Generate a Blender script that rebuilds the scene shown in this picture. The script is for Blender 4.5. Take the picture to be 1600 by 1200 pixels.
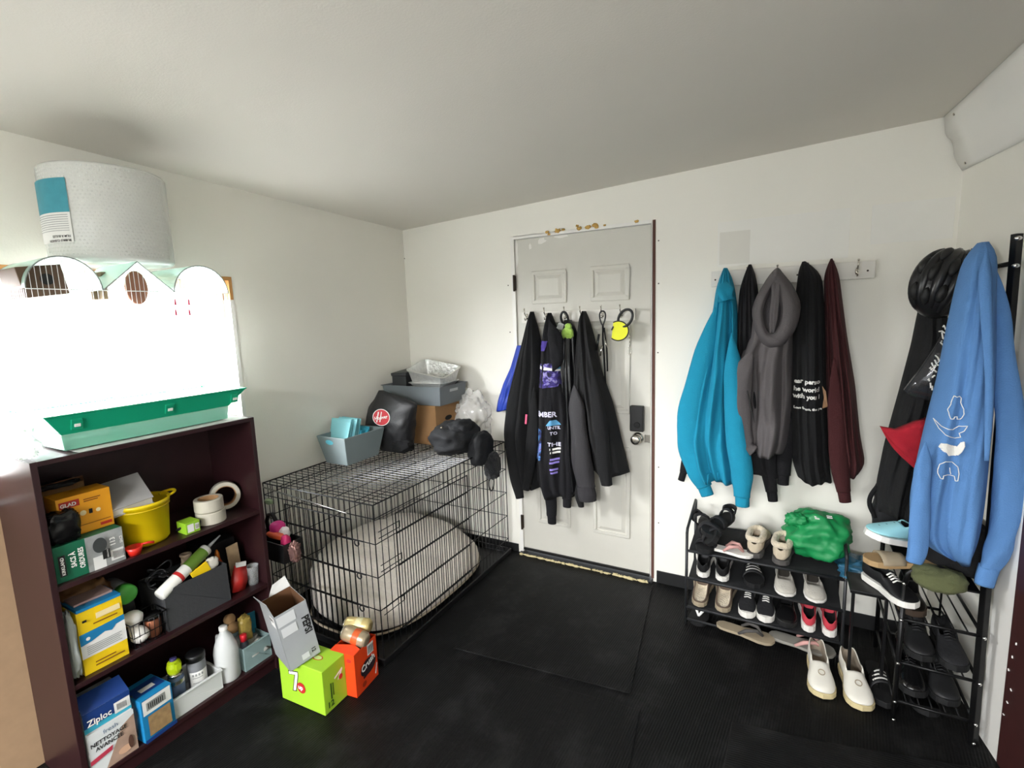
import bpy, bmesh, math, random
import numpy as np
from mathutils import Vector, Matrix, Euler, noise

for o in list(bpy.data.objects):
    bpy.data.objects.remove(o)
scene = bpy.context.scene
C = scene.collection

# ------------------------------------------------------------------ camera
FPX = 772.35
PITCH, YAW, ROLL = math.radians(-7.7945), math.radians(-28.8665), math.radians(-1.9774)
CAM = Vector((2.3715, -2.7885, 1.5858))
FW = Vector((math.cos(PITCH) * math.sin(YAW), math.cos(PITCH) * math.cos(YAW), math.sin(PITCH)))
RT0 = Vector((math.cos(YAW), -math.sin(YAW), 0))
UP0 = RT0.cross(FW)
RT = math.cos(ROLL) * RT0 + math.sin(ROLL) * UP0
UP = -math.sin(ROLL) * RT0 + math.cos(ROLL) * UP0
cam_data = bpy.data.cameras.new('camera')
cam = bpy.data.objects.new('camera', cam_data)
C.objects.link(cam)
cam_data.sensor_fit = 'HORIZONTAL'
cam_data.sensor_width = 36
cam_data.lens = 36 * FPX / 1600
cam_data.clip_start = 0.02
m = Matrix((RT, UP, -FW)).transposed().to_4x4()
m.translation = CAM
cam.matrix_world = m
scene.camera = cam

# ------------------------------------------------------------------ view and world
vs = scene.view_settings
vs.view_transform = 'Standard'
vs.look = 'None'
vs.exposure = 1.05
vs.gamma = 1
vs.use_curve_mapping = False
world = bpy.data.worlds.new('world')
scene.world = world
world.use_nodes = True
bg = world.node_tree.nodes['Background']
bg.inputs[0].default_value = (0.93, 0.97, 1.0, 1)
bg.inputs[1].default_value = 2.6


def area_light(name, loc, rot, sx, sy, power, colour=(1, 1, 1)):
    d = bpy.data.lights.new(name, 'AREA')
    d.shape = 'RECTANGLE'
    d.size, d.size_y, d.energy, d.color = sx, sy, power, colour
    o = bpy.data.objects.new(name, d)
    o.location = loc
    o.rotation_euler = rot
    C.objects.link(o)
    return o


# daylight that falls in through the window in the left wall, plus fill through an added window behind the camera
area_light('window_daylight', (-0.16, -1.82, 1.42), (0, math.radians(-90), 0), 0.80, 1.04, 14, (0.98, 0.99, 1.0))


def aimed(name, loc, target, sx, sy, power, colour):
    d = Vector(target) - Vector(loc)
    return area_light(name, loc, d.to_track_quat('-Z', 'Y').to_euler(), sx, sy, power, colour)


# sky light slanting through the left window, plus fill through the added rear window
aimed('left_sky', (-1.0, -2.65, 2.15), (1.5, -0.1, 0.35), 1.3, 1.1, 230, (0.96, 0.98, 1.0))
aimed('rear_fill', (1.75, -5.6, 2.9), (1.75, -2.0, 0.6), 2.6, 1.6, 560, (0.97, 0.98, 1.0))


def at(px, py, ax, val):
    """point of the room where the sight line through a photograph position meets the plane ax = val"""
    d = FW + RT * ((px - 800) / FPX) + UP * ((600 - py) / FPX)
    i = 'xyz'.index(ax)
    return CAM + d * ((val - CAM[i]) / d[i])


# ------------------------------------------------------------------ materials
def srgb(h):
    h = h.lstrip('#')
    r = [int(h[i:i + 2], 16) / 255 for i in (0, 2, 4)]
    return [c / 12.92 if c <= 0.04045 else ((c + 0.055) / 1.055) ** 2.4 for c in r] + [1]


MATS = {}


def mat(name, hexc, rough=0.5, metal=0.0, var=0.08, vscale=12, bump=0.0, bscale=80, alpha=1.0, trans=0.0,
        sheen=0.0, coat=0.0, sub=0.0, emit=None):
    if name in MATS:
        return MATS[name]
    m = bpy.data.materials.new(name)
    m.use_nodes = True
    nt = m.node_tree
    b = nt.nodes['Principled BSDF']
    tc = nt.nodes.new('ShaderNodeTexCoord')
    nz = nt.nodes.new('ShaderNodeTexNoise')
    nz.inputs['Scale'].default_value = vscale
    nz.inputs['Detail'].default_value = 4
    nt.links.new(tc.outputs['Object'], nz.inputs['Vector'])
    mx = nt.nodes.new('ShaderNodeMix')
    mx.data_type = 'RGBA'
    c = srgb(hexc)
    mx.inputs['A'].default_value = [min(1, x * (1 - var)) for x in c[:3]] + [1]
    mx.inputs['B'].default_value = [min(1, x * (1 + var)) for x in c[:3]] + [1]
    nt.links.new(nz.outputs['Fac'], mx.inputs['Factor'])
    nt.links.new(mx.outputs['Result'], b.inputs['Base Color'])
    b.inputs['Roughness'].default_value = rough
    b.inputs['Metallic'].default_value = metal
    b.inputs['Alpha'].default_value = alpha
    b.inputs['Transmission Weight'].default_value = trans
    b.inputs['Sheen Weight'].default_value = sheen
    b.inputs['Coat Weight'].default_value = coat
    b.inputs['Subsurface Weight'].default_value = sub
    if emit:
        b.inputs['Emission Color'].default_value = srgb(emit[0])
        b.inputs['Emission Strength'].default_value = emit[1]
    if bump:
        n2 = nt.nodes.new('ShaderNodeTexNoise')
        n2.inputs['Scale'].default_value = bscale
        n2.inputs['Detail'].default_value = 6
        nt.links.new(tc.outputs['Object'], n2.inputs['Vector'])
        bp = nt.nodes.new('ShaderNodeBump')
        bp.inputs['Strength'].default_value = bump
        bp.inputs['Distance'].default_value = 0.01
        nt.links.new(n2.outputs['Fac'], bp.inputs['Height'])
        nt.links.new(bp.outputs['Normal'], b.inputs['Normal'])
    MATS[name] = m
    return m


def cloth(name, hexc, **k):
    a = dict(rough=0.95, var=0.12, vscale=30, bump=0.25, bscale=220, sheen=0.0)
    a.update(k)
    return mat(name, hexc, **a)


def rubber_mat(name, hexc, ang):
    m = mat(name, hexc, rough=0.62, var=0.3, vscale=9)
    nt = m.node_tree
    b = nt.nodes['Principled BSDF']
    b.inputs['Specular IOR Level'].default_value = 0.28
    tc = nt.nodes.new('ShaderNodeTexCoord')
    mp = nt.nodes.new('ShaderNodeMapping')
    mp.inputs['Rotation'].default_value = (0, 0, ang)
    nt.links.new(tc.outputs['Object'], mp.inputs['Vector'])
    w = nt.nodes.new('ShaderNodeTexWave')
    w.inputs['Scale'].default_value = 32
    w.inputs['Distortion'].default_value = 0.6
    nt.links.new(mp.outputs['Vector'], w.inputs['Vector'])
    nz = nt.nodes.new('ShaderNodeTexNoise')
    nz.inputs['Scale'].default_value = 42
    nz.inputs['Detail'].default_value = 8
    nt.links.new(tc.outputs['Object'], nz.inputs['Vector'])
    # scuffs: streaky pale wear
    sc = nt.nodes.new('ShaderNodeTexNoise')
    sc.inputs['Scale'].default_value = 5
    sc.inputs['Detail'].default_value = 10
    sc.inputs['Roughness'].default_value = 0.75
    nt.links.new(tc.outputs['Object'], sc.inputs['Vector'])
    rp = nt.nodes.new('ShaderNodeValToRGB')
    rp.color_ramp.elements[0].position = 0.50
    rp.color_ramp.elements[1].position = 0.80
    nt.links.new(sc.outputs['Fac'], rp.inputs['Fac'])
    mx = nt.nodes.new('ShaderNodeMix')
    mx.data_type = 'RGBA'
    old = b.inputs['Base Color'].links[0].from_socket
    nt.links.new(old, mx.inputs['A'])
    mx.inputs['B'].default_value = srgb('#303030')
    mu = nt.nodes.new('ShaderNodeMath')
    mu.operation = 'MULTIPLY'
    mu.inputs[1].default_value = 0.75
    nt.links.new(rp.outputs['Color'], mu.inputs[0])
    nt.links.new(mu.outputs[0], mx.inputs['Factor'])
    nt.links.new(mx.outputs['Result'], b.inputs['Base Color'])
    ad = nt.nodes.new('ShaderNodeMath')
    nt.links.new(w.outputs['Fac'], ad.inputs[0])
    nt.links.new(nz.outputs['Fac'], ad.inputs[1])
    bp = nt.nodes.new('ShaderNodeBump')
    bp.inputs['Strength'].default_value = 0.35
    bp.inputs['Distance'].default_value = 0.004
    nt.links.new(ad.outputs[0], bp.inputs['Height'])
    nt.links.new(bp.outputs['Normal'], b.inputs['Normal'])
    return m


# ------------------------------------------------------------------ mesh builder
class MB:
    def __init__(s):
        s.v, s.f, s.m, s.mi = [], [], [], 0

    def add(s, vs_, fs):
        o = len(s.v)
        s.v += [tuple(v) for v in vs_]
        s.f += [tuple(i + o for i in f) for f in fs]
        s.m += [s.mi] * len(fs)
        return s

    def box(s, x0, x1, y0, y1, z0, z1, M=None):
        vv = [Vector((x, y, z)) for z in (z0, z1) for y in (y0, y1) for x in (x0, x1)]
        if M:
            vv = [M @ v for v in vv]
        return s.add(vv, [(0, 2, 3, 1), (4, 5, 7, 6), (0, 1, 5, 4), (1, 3, 7, 5), (3, 2, 6, 7), (2, 0, 4, 6)])

    def ring_loft(s, rings, cap0=True, cap1=True, closed=True):
        n = len(rings[0])
        vv = [p for r in rings for p in r]
        ff = []
        k = n if closed else n - 1
        for i in range(len(rings) - 1):
            for j in range(k):
                a, b_ = i * n + j, i * n + (j + 1) % n
                ff.append((a, b_, b_ + n, a + n))
        if cap0:
            ff.append(tuple(reversed(range(n))))
        if cap1:
            o = (len(rings) - 1) * n
            ff.append(tuple(range(o, o + n)))
        return s.add(vv, ff)

    def tube(s, pts, r, n=6, closed=False, caps=True):
        pts = [Vector(p) for p in pts]
        rr = r if isinstance(r, (list, tuple)) else [r] * len(pts)
        rings = []
        prev = None
        for i, p in enumerate(pts):
            if closed:
                t = pts[(i + 1) % len(pts)] - pts[i - 1]
            else:
                t = pts[min(i + 1, len(pts) - 1)] - pts[max(i - 1, 0)]
            t.normalize()
            if prev is None:
                a = t.orthogonal().normalized()
            else:
                a = (prev - t * prev.dot(t)).normalized()
            prev = a
            b_ = t.cross(a)
            rings.append([p + (a * math.cos(2 * math.pi * k / n) + b_ * math.sin(2 * math.pi * k / n)) * rr[i]
                          for k in range(n)])
        if closed:
            rings.append(rings[0])
            return s.ring_loft(rings, False, False)
        return s.ring_loft(rings, caps, caps)

    def lathe(s, prof, n=24, M=None, caps=True, sx=1, sy=1):
        rings = []
        for r, z in prof:
            rg = [Vector((r * sx * math.cos(2 * math.pi * k / n), r * sy * math.sin(2 * math.pi * k / n), z)) for k in range(n)]
            if M:
                rg = [M @ p for p in rg]
            rings.append(rg)
        return s.ring_loft(rings, caps, caps)

    def prism(s, poly, z0, z1, M=None):
        a = [Vector((x, y, z0)) for x, y in poly]
        b_ = [Vector((x, y, z1)) for x, y in poly]
        if M:
            a = [M @ p for p in a]
            b_ = [M @ p for p in b_]
        return s.ring_loft([a, b_])

    def grid(s, rows, closed=False):
        n = len(rows[0])
        vv = [p for r in rows for p in r]
        ff = [(i * n + j, i * n + j + 1, (i + 1) * n + j + 1, (i + 1) * n + j)
              for i in range(len(rows) - 1) for j in range(n - 1)]
        return s.add(vv, ff)

    def build(s, name, mats, parent=None, world=False, smooth=False, bevel=0.0, subsurf=0, solid=0.0, bseg=2):
        me = bpy.data.meshes.new(name)
        vv = s.v
        if world and parent is not None:
            inv = parent.matrix_basis.inverted()
            if parent.parent is not None:
                inv = inv @ parent.parent.matrix_basis.inverted()
            vv = [tuple(inv @ Vector(v)) for v in vv]
        me.from_pydata(vv, [], s.f)
        mats = mats if isinstance(mats, (list, tuple)) else [mats]
        for mm in mats:
            me.materials.append(mm)
        me.polygons.foreach_set('material_index', s.m)
        bm = bmesh.new()
        bm.from_mesh(me)
        bmesh.ops.remove_doubles(bm, verts=bm.verts, dist=1e-6)
        bmesh.ops.recalc_face_normals(bm, faces=bm.faces)
        bm.to_mesh(me)
        bm.free()
        if smooth:
            me.polygons.foreach_set('use_smooth', [True] * len(me.polygons))
        me.update()
        o = bpy.data.objects.new(name, me)
        C.objects.link(o)
        if parent is not None:
            o.parent = parent
        if solid:
            md = o.modifiers.new('solid', 'SOLIDIFY')
            md.thickness = solid
            md.offset = 0
        if bevel:
            md = o.modifiers.new('bevel', 'BEVEL')
            md.width = bevel
            md.segments = bseg
            md.limit_method = 'ANGLE'
            md.angle_limit = math.radians(40)
        if subsurf:
            md = o.modifiers.new('sub', 'SUBSURF')
            md.levels = md.render_levels = subsurf
        return o


def tag(o, label, cat, group=None):
    o['label'] = label
    o['category'] = cat
    if group:
        o['group'] = group
    return o


def struct(o):
    o['kind'] = 'structure'
    return o


def thing(name, label, cat, loc=(0, 0, 0), rotz=0.0, group=None, rot=None):
    o = bpy.data.objects.new(name, None)
    C.objects.link(o)
    o.empty_display_size = 0.05
    o.location = loc
    o.rotation_euler = rot if rot else (0, 0, rotz)
    # keep matrix_basis in step for world-space authoring
    bpy.context.view_layer.update()
    return tag(o, label, cat, group)


def text_polys(s, size, bold=0.0, align='LEFT'):
    cu = bpy.data.curves.new('t', 'FONT')
    cu.body = s
    cu.size = size
    cu.offset = bold
    cu.align_x = align
    cu.resolution_u = 2
    ob = bpy.data.objects.new('t', cu)
    C.objects.link(ob)
    bpy.context.view_layer.update()
    dg = bpy.context.evaluated_depsgraph_get()
    me = bpy.data.meshes.new_from_object(ob.evaluated_get(dg))
    vv = [tuple(v.co) for v in me.vertices]
    ff = [tuple(p.vertices) for p in me.polygons]
    bpy.data.objects.remove(ob)
    bpy.data.curves.remove(cu)
    bpy.data.meshes.remove(me)
    return vv, ff


class Face:
    """printing on a flat face of a thing: local 2-D frame with origin, right and up"""

    def __init__(s, parent, origin, right, up, eps=0.0006):
        s.p = parent
        s.o, s.r, s.u = Vector(origin), Vector(right).normalized(), Vector(up).normalized()
        s.n = s.r.cross(s.u)
        s.k = 1
        s.eps = eps

    def pt(s, x, y, h=0):
        return s.o + s.r * x + s.u * y + s.n * (s.eps * s.k + h)

    def poly(s, pts, material, name='printed_panel'):
        mb = MB()
        mb.add([s.pt(x, y) for x, y in pts], [tuple(range(len(pts)))])
        s.k += 1
        o = mb.build(name, material, s.p)
        return o

    def rect(s, x0, x1, y0, y1, material, name='printed_panel'):
        return s.poly([(x0, y0), (x1, y0), (x1, y1), (x0, y1)], material, name)

    def disc(s, cx, cy, rx, ry, material, name='emblem', n=24):
        return s.poly([(cx + rx * math.cos(2 * math.pi * k / n), cy + ry * math.sin(2 * math.pi * k / n)) for k in range(n)],
                      material, name)

    def text(s, body, x, y, size, material, bold=0.0, rot=0.0, align='LEFT', name='lettering', sx=1.0):
        vv, ff = text_polys(body, size, bold, align)
        c, sn = math.cos(rot), math.sin(rot)
        s.k += 1
        mb = MB()
        mb.add([s.pt(x + c * a * sx - sn * b_, y + sn * a * sx + c * b_) for a, b_, _ in vv], ff)
        return mb.build(name, material, s.p)


def interp_rows(rows, n):
    a = np.array(rows, float)
    t = np.linspace(0, 1, len(a))
    d = np.concatenate([[0], np.cumsum(np.abs(np.diff(a[:, 0])) + 1e-4)])
    t = d / d[-1]
    tt = np.linspace(0, 1, n)
    out = np.stack([np.interp(tt, t, a[:, k]) for k in range(a.shape[1])], 1)
    sm = out.copy()
    for _ in range(2):
        sm[1:-1] = 0.25 * sm[:-2] + 0.5 * sm[1:-1] + 0.25 * sm[2:]
    return sm


def drape(parent, name, rows, Y, yb, material, seed=0, folds=4.0, amp=0.012, nz=44, nx=60, bottom_wave=0.008, hollow=True):
    """cloth hanging from a hook: rows of (photo y, left, right, thickness) taken at depth Y, back at y = yb.
    returns (object, front(x, z))"""
    rnd = random.Random(seed)
    wr = []
    for py, pl, pr, th in rows:
        a, b_ = at(pl, py, 'y', Y), at(pr, py, 'y', Y)
        wr.append(((a.z + b_.z) / 2, a.x, b_.x, th))
    R = interp_rows(wr, nz)
    ph = [rnd.random() * 6.28 for _ in range(6)]
    k1, k2, k3 = folds, folds * 1.73 + rnd.random(), folds * 0.55

    def fold(t, s):
        g = min(1.0, 0.25 + 1.3 * s)
        e = min(1.0, 6 * t, 6 * (1 - t)) if 0 < t < 1 else 0
        a = abs(math.sin(math.pi * k1 * (t + 0.06 * math.sin(3 * s + ph[0])) + ph[1])) ** 0.8 - 0.6
        b_ = math.sin(2 * math.pi * k2 * (t - 0.05 * s) + ph[2])
        c = math.sin(2 * math.pi * k3 * (t + 0.2 * s) + ph[3])
        w = noise.noise(Vector((t * 4 + seed * 3.1, s * 5, seed))) * 0.9
        f2 = noise.noise(Vector((t * 9 + seed, s * 3.2 + t * 2, seed * 2.0))) * 0.7
        return amp * 1.75 * g * e * (1.2 * a + 0.35 * b_ + 0.6 * c + w + f2)

    def prof(t):
        return max(0.0, 1 - abs(2 * t - 1) ** 2.6) ** 0.6

    def front_row(i, t):
        z, xl, xr, th = R[i]
        s = i / (nz - 1)
        x = xl + (xr - xl) * t
        f = fold(t, s)
        return Vector((x, yb - 0.008 - th * prof(t) - f, z))

    def front(x, z):
        zz = R[:, 0]
        i = int(np.argmin(np.abs(zz - z)))
        xl, xr = R[i, 1], R[i, 2]
        t = min(0.98, max(0.02, (x - xl) / max(1e-4, xr - xl)))
        return front_row(i, t).y

    mb = MB()
    rings = []
    for i in range(nz):
        z, xl, xr, th = R[i]
        bw = bottom_wave * max(0, (i / (nz - 1) - 0.9) * 10)
        ring = []
        for j in range(nx + 1):
            t = j / nx
            p = front_row(i, t)
            p.z += bw * math.sin(t * 9 + ph[4])
            ring.append(p)
        for j in range(nx - 1, 0, -3):
            t = j / nx
            ring.append(Vector((xl + (xr - xl) * t, yb, z + bw * math.sin(t * 9 + ph[4]))))
        rings.append(ring)
    if hollow:
        last = rings[-1]
        c = sum(last, Vector()) / len(last)
        rings.append([c + (p - c) * 0.9 + Vector((0, 0, 0.004)) for p in last])
        rings.append([c + (p - c) * 0.86 + Vector((0, 0, 0.05)) for p in last])
    mb.ring_loft(rings)
    o = mb.build(name, material, parent, world=True, smooth=True)
    return o, front


def limb(parent, name, pts, radii, material, flat=0.75, seed=0, amp=0.12, n=18, steps=8, ribs=0, world=True, cap=True):
    """soft tube (sleeve, strap, trouser leg) through pts with radii"""
    pts = [Vector(p) for p in pts]
    K = len(pts)
    fine, rad = [], []
    for i in range(K - 1):
        p0, p1, p2, p3 = pts[max(i - 1, 0)], pts[i], pts[i + 1], pts[min(i + 2, K - 1)]
        for q in range(steps):
            t = q / steps
            fine.append(0.5 * ((2 * p1) + (p2 - p0) * t + (2 * p0 - 5 * p1 + 4 * p2 - p3) * t * t + (3 * p1 - p0 - 3 * p2 + p3) * t ** 3))
            rad.append(radii[i] + (radii[i + 1] - radii[i]) * (t * t * (3 - 2 * t)))
    fine.append(pts[-1])
    rad.append(radii[-1])
    if not ribs and len(fine) > 8:
        for i in range(7):
            rad[i] *= max(.08, math.sin(math.pi / 2 * i / 7))
    rings = []
    prev = None
    for i, p in enumerate(fine):
        t = (fine[min(i + 1, len(fine) - 1)] - fine[max(i - 1, 0)]).normalized()
        a = Vector((1, 0, 0)) if prev is None else prev
        a = (a - t * a.dot(t)).normalized()
        prev = a
        b_ = t.cross(a)
        ring = []
        for k in range(n):
            th = 2 * math.pi * k / n
            w = 1 + amp * 2.2 * noise.noise(Vector((math.cos(th) * 1.6 + seed * 7.3, math.sin(th) * 1.6, i * 0.16 + seed)))
            w += amp * 0.6 * math.sin(3 * th + seed + i * 0.05)
            if ribs:
                w += 0.05 * (1 if k % 2 else -1)
            ring.append(p + (a * math.cos(th) + b_ * math.sin(th) * flat) * rad[i] * w)
        rings.append(ring)
    mb = MB()
    if cap:
        c = sum(rings[-1], Vector()) / n
        t = (fine[-1] - fine[-2]).normalized()
        rings.append([c + (p - c) * 0.85 for p in rings[-1]])
        rings.append([c + (p - c) * 0.7 - t * 0.03 for p in rings[-1]])
    mb.ring_loft(rings)
    return mb.build(name, material, parent, world=world, smooth=True)


def lump(parent, name, c, size, material, seed=0, amp=0.08, power=2.6, nu=36, nv=24, freq=2.2, flatbottom=True, world=True, rotz=0.0,
         crease=0.0, build=True):
    """crumpled soft body: noisy superellipsoid with half sizes 'size' standing on z = c.z - size.z"""
    c = Vector(c)
    rows = []
    e = 2.0 / power
    cr, sr = math.cos(rotz), math.sin(rotz)

    def pw(x):
        return math.copysign(abs(x) ** e, x)
    for i in range(nv + 1):
        v = -math.pi / 2 + math.pi * i / nv
        row = []
        for j in range(nu):
            u = 2 * math.pi * j / nu
            d = Vector((pw(math.cos(v)) * pw(math.cos(u)), pw(math.cos(v)) * pw(math.sin(u)), pw(math.sin(v))))
            q = d * freq + Vector((seed * 5.7, seed * 1.3, seed * 2.9))
            w = 1 + amp * noise.noise(q) + amp * 0.6 * noise.noise(q * 2.3)
            if crease:
                w += crease * (abs(noise.noise(q * 1.7)) * 2 - 0.5) + crease * 0.5 * (abs(noise.noise(q * 3.9)) * 2 - 0.5)
            p = Vector((d.x * size[0], d.y * size[1], d.z * size[2])) * w
            if flatbottom and p.z < -size[2] * 0.96:
                p.z = -size[2] * 0.96
            row.append(c + Vector((p.x * cr - p.y * sr, p.x * sr + p.y * cr, p.z)))
        rows.append(row)
    mb = MB()
    mb.ring_loft(rows, True, True)
    if not build:
        return mb
    return mb.build(name, material, parent, world=world, smooth=True)


def lump_thing(name, label, cat, c, size, material, group=None, **k):
    mb = lump(None, name, (0, 0, size[2]), size, material, build=False, **k)
    o = mb.build(name, material, None, smooth=True)
    o.location = (c[0], c[1], c[2] - size[2])
    return tag(o, label, cat, group)


# common materials
WHITE_WALL = mat('wall_paint', '#f0ede3', rough=0.7, var=0.02, vscale=3, bump=0.06, bscale=140)
CEIL = mat('ceiling_paint', '#e0dbd1', rough=0.8, var=0.03, vscale=2, bump=0.08, bscale=160)
DOORP = mat('door_paint', '#cfccc2', rough=0.45, var=0.03)
WHITEP = mat('white_gloss_paint', '#efece6', rough=0.4, var=0.03)
RAW = mat('raw_wood', '#b9854c', rough=0.7, var=0.2, vscale=30)
FOAM = mat('expanding_foam', '#caa25a', rough=0.9, var=0.25, vscale=40, bump=0.5, bscale=60)
DARKWOOD = mat('mahogany_laminate', '#2d1518', rough=0.38, var=0.25, vscale=18)
STEEL = mat('nickel', '#c9c4ba', rough=0.25, metal=1, var=0.05)
BLACKM = mat('black_steel', '#0e0e0f', rough=0.4, metal=0.3, var=0.1)
BLACKP = mat('black_plastic', '#0f0f10', rough=0.45, var=0.1)
BLACKC = cloth('black_cotton', '#0b0b0d')
WHITEINK = mat('white_ink', '#f2f0ea', rough=0.6, var=0.02)
BLACKINK = mat('black_ink', '#141414', rough=0.6, var=0.02)
CARD = mat('cardboard', '#ab8258', rough=0.85, var=0.1, vscale=20)
CARDIN = mat('cardboard_inside', '#6d4a2e', rough=0.9, var=0.15)
CLEAR = mat('clear_plastic', '#eef2f2', rough=0.12, alpha=0.28, var=0.02)
MILKY = mat('milky_plastic', '#e6e8e6', rough=0.25, alpha=0.72, var=0.03)

# ================================================================== the room
def cz(x, y):
    return 2.2085 + 0.046 * x - 0.033 * y


def wx(y):
    return 3.0 - 0.13 * y


FLOOR_M = rubber_mat('rubber_floor', '#040404', 0.1)
mb = MB()
mb.box(-0.1, 3.75, -4.8, 0.1, -0.06, 0)
struct(mb.build('floor', FLOOR_M))

mb = MB()
pts = [(-0.1, 0.1), (3.75, 0.1), (3.75, -4.8), (-0.1, -4.8)]
mb.ring_loft([[Vector((x, y, cz(x, y))) for x, y in pts], [Vector((x, y, cz(x, y) + 0.08)) for x, y in pts]])
struct(mb.build('ceiling', CEIL))


def wall_piece(mb, p0, p1, thick, z0, z1=None):
    """upright slab between plan points p0 and p1, thickness towards its right-hand side; z1 None = up to the ceiling"""
    a, b_ = Vector((*p0, 0)), Vector((*p1, 0))
    d = (b_ - a).normalized()
    n = Vector((d.y, -d.x, 0)) * thick
    q = [a, b_, b_ + n, a + n]
    lo = [Vector((p.x, p.y, z0)) for p in q]
    hi = [Vector((p.x, p.y, (cz(p.x, p.y) + 0.004) if z1 is None else z1)) for p in q]
    mb.ring_loft([lo, hi])


DX0, DX1, DTOP = 0.862, 1.745, 2.073
mb = MB()
wall_piece(mb, (3.1, 0), (DX1, 0), -0.1, 0)
wall_piece(mb, (DX0, 0), (-0.1, 0), -0.1, 0)
wall_piece(mb, (DX1, 0), (DX0, 0), -0.1, DTOP)
# thickness must go to +y
mb.v = [(x, abs(y), z) for x, y, z in mb.v]
wb = struct(mb.build('wall_back', WHITE_WALL))

WY0, WY1, WZ0, WZ1 = -2.36, -1.285, 1.0, 1.822
mb = MB()
for a, b_, z0, z1 in ((-4.7, WY0, 0, None), (WY1, 0.0, 0, None), (WY0, WY1, 0, WZ0), (WY0, WY1, WZ1, None)):
    wall_piece(mb, (0, a), (0, b_), -0.1, z0, z1)
mb.v = [(-abs(x), y, z) for x, y, z in mb.v]
struct(mb.build('wall_left', WHITE_WALL))

mb = MB()
wall_piece(mb, (wx(0.0), 0.0), (wx(-4.7), -4.7), 0.1, 0)
mb.v = [(x if x >= wx(y) - 1e-4 else 2 * wx(y) - x, y, z) for x, y, z in mb.v]
struct(mb.build('wall_right', WHITE_WALL))

mb = MB()
for a, b_, z0, z1 in ((-0.1, 0.65, 0, None), (2.85, 3.75, 0, None), (0.65, 2.85, 0, 0.85), (0.65, 2.85, 2.15, None)):
    wall_piece(mb, (a, -4.7), (b_, -4.7), 0.1, z0, z1)
mb.v = [(x, -4.7 - abs(y + 4.7), z) for x, y, z in mb.v]
struct(mb.build('wall_front', WHITE_WALL))
PANE = mat('window_glass', '#f4f8f8', rough=0.05, alpha=0.06, var=0.0)
w2 = thing('added_window', 'large white framed window added behind for fill light', 'window', (1.75, -4.72, 0.85))  # unseen window, added so fill light can enter from behind
for k in ('label', 'category'):
    del w2[k]
struct(w2)
mb = MB()
for x0, x1, z0, z1 in ((-1.1, 1.1, 0, .04), (-1.1, 1.1, 1.26, 1.3), (-1.1, -1.06, .04, 1.26), (1.06, 1.1, .04, 1.26), (-.02, .02, .04, 1.26)):
    mb.box(x0, x1, -0.02, 0.02, z0, z1)
mb.build('window_frame', WHITEP, w2)
mb = MB()
mb.box(-1.06, 1.06, -0.012, -0.008, .04, 1.26)
mb.build('pane', PANE, w2)

# left window: raw wood liner, white sash, glass
win = thing('window_1', 'x', 'window', (0, (WY0 + WY1) / 2, WZ0))
for k in ('label', 'category'):
    del win[k]
struct(win)
mb = MB()
mb.box(-0.10, 0.004, WY0, WY1, WZ1 - 0.018, WZ1)
mb.box(-0.10, 0.004, WY1 - 0.016, WY1, WZ1 - 0.11, WZ1 - 0.018)
mb.build('wooden_liner', RAW, win, world=True)
mb = MB()
mb.box(-0.10, 0.006, WY1 - 0.020, WY1, WZ0, WZ1 - 0.11)
mb.box(-0.10, 0.006, WY0, WY0 + 0.02, WZ0, WZ1 - 0.018)
mb.box(-0.10, 0.02, WY0, WY1, WZ0 - 0.002, WZ0 + 0.018)
mb.build('jamb', WHITEP, win, world=True)
mb = MB()
for y0, y1, z0, z1 in ((WY0 + .02, WY1 - .02, WZ0 + .018, WZ0 + .058), (WY0 + .02, WY1 - .02, WZ1 - .058, WZ1 - .018),
                       (WY0 + .02, WY0 + .06, WZ0 + .058, WZ1 - .058), (WY1 - .06, WY1 - .02, WZ0 + .058, WZ1 - .058),
                       (-1.84, -1.80, WZ0 + .058, WZ1 - .058)):
    mb.box(-0.075, -0.045, y0, y1, z0, z1)
mb.build('sash', WHITEP, win, world=True, bevel=0.003)
mb = MB()
mb.box(-0.062, -0.058, WY0 + .06, WY1 - .06, WZ0 + .058, WZ1 - .058)
mb.build('pane', PANE, win, world=True)

# base boards of black rubber, cove band under the ceiling at the right wall, right-hand door casing
BASEB = mat('black_rubber_cove', '#121213', rough=0.55, var=0.15)
mb = MB()
mb.box(0.0, 0.845, -0.006, 0, 0, 0.055)
mb.box(1.765, 3.0, -0.006, 0, 0, 0.075)
struct(mb.build('baseboard_back', BASEB, bevel=0.002))
mb = MB()
mb.box(0.0, 0.006, -4.7, -0.006, 0, 0.055)
struct(mb.build('baseboard_left', BASEB, bevel=0.002))

COVE = mat('cove_sheet', '#eeece6', rough=0.45, var=0.03, vscale=4)
mb = MB()
rows = []
for i in range(0, 41):
    y = -0.004 - 4.68 * i / 40
    top = Vector((2.925 - 0.11 * y, y, 0))
    top.z = cz(top.x, y) - 0.002
    bot = Vector((wx(y) - 0.003, y, 2.118 + 0.02 * y))
    row = []
    for k in range(13):
        t = k / 12
        p = top.lerp(bot, t)
        w = 0.012 * math.sin(t * math.pi * 2.0) ** 2 * (1 if t < .5 else .7)
        p += Vector((-0.9, 0, -0.5)) * w
        p += Vector((-0.5, 0, 0.2)) * 0.003 * noise.noise(Vector((y * 4, t * 3, 2)))
        row.append(p)
    rows.append(row)
rows[0] = [p + Vector((0.0, -0.014 * noise.noise(Vector((k * .7, 1, 1))) - 0.004, 0)) for k, p in enumerate(rows[0])]
mb.grid(rows)
tr = struct(mb.build('trim_1', COVE, smooth=True, solid=0.006))
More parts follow.
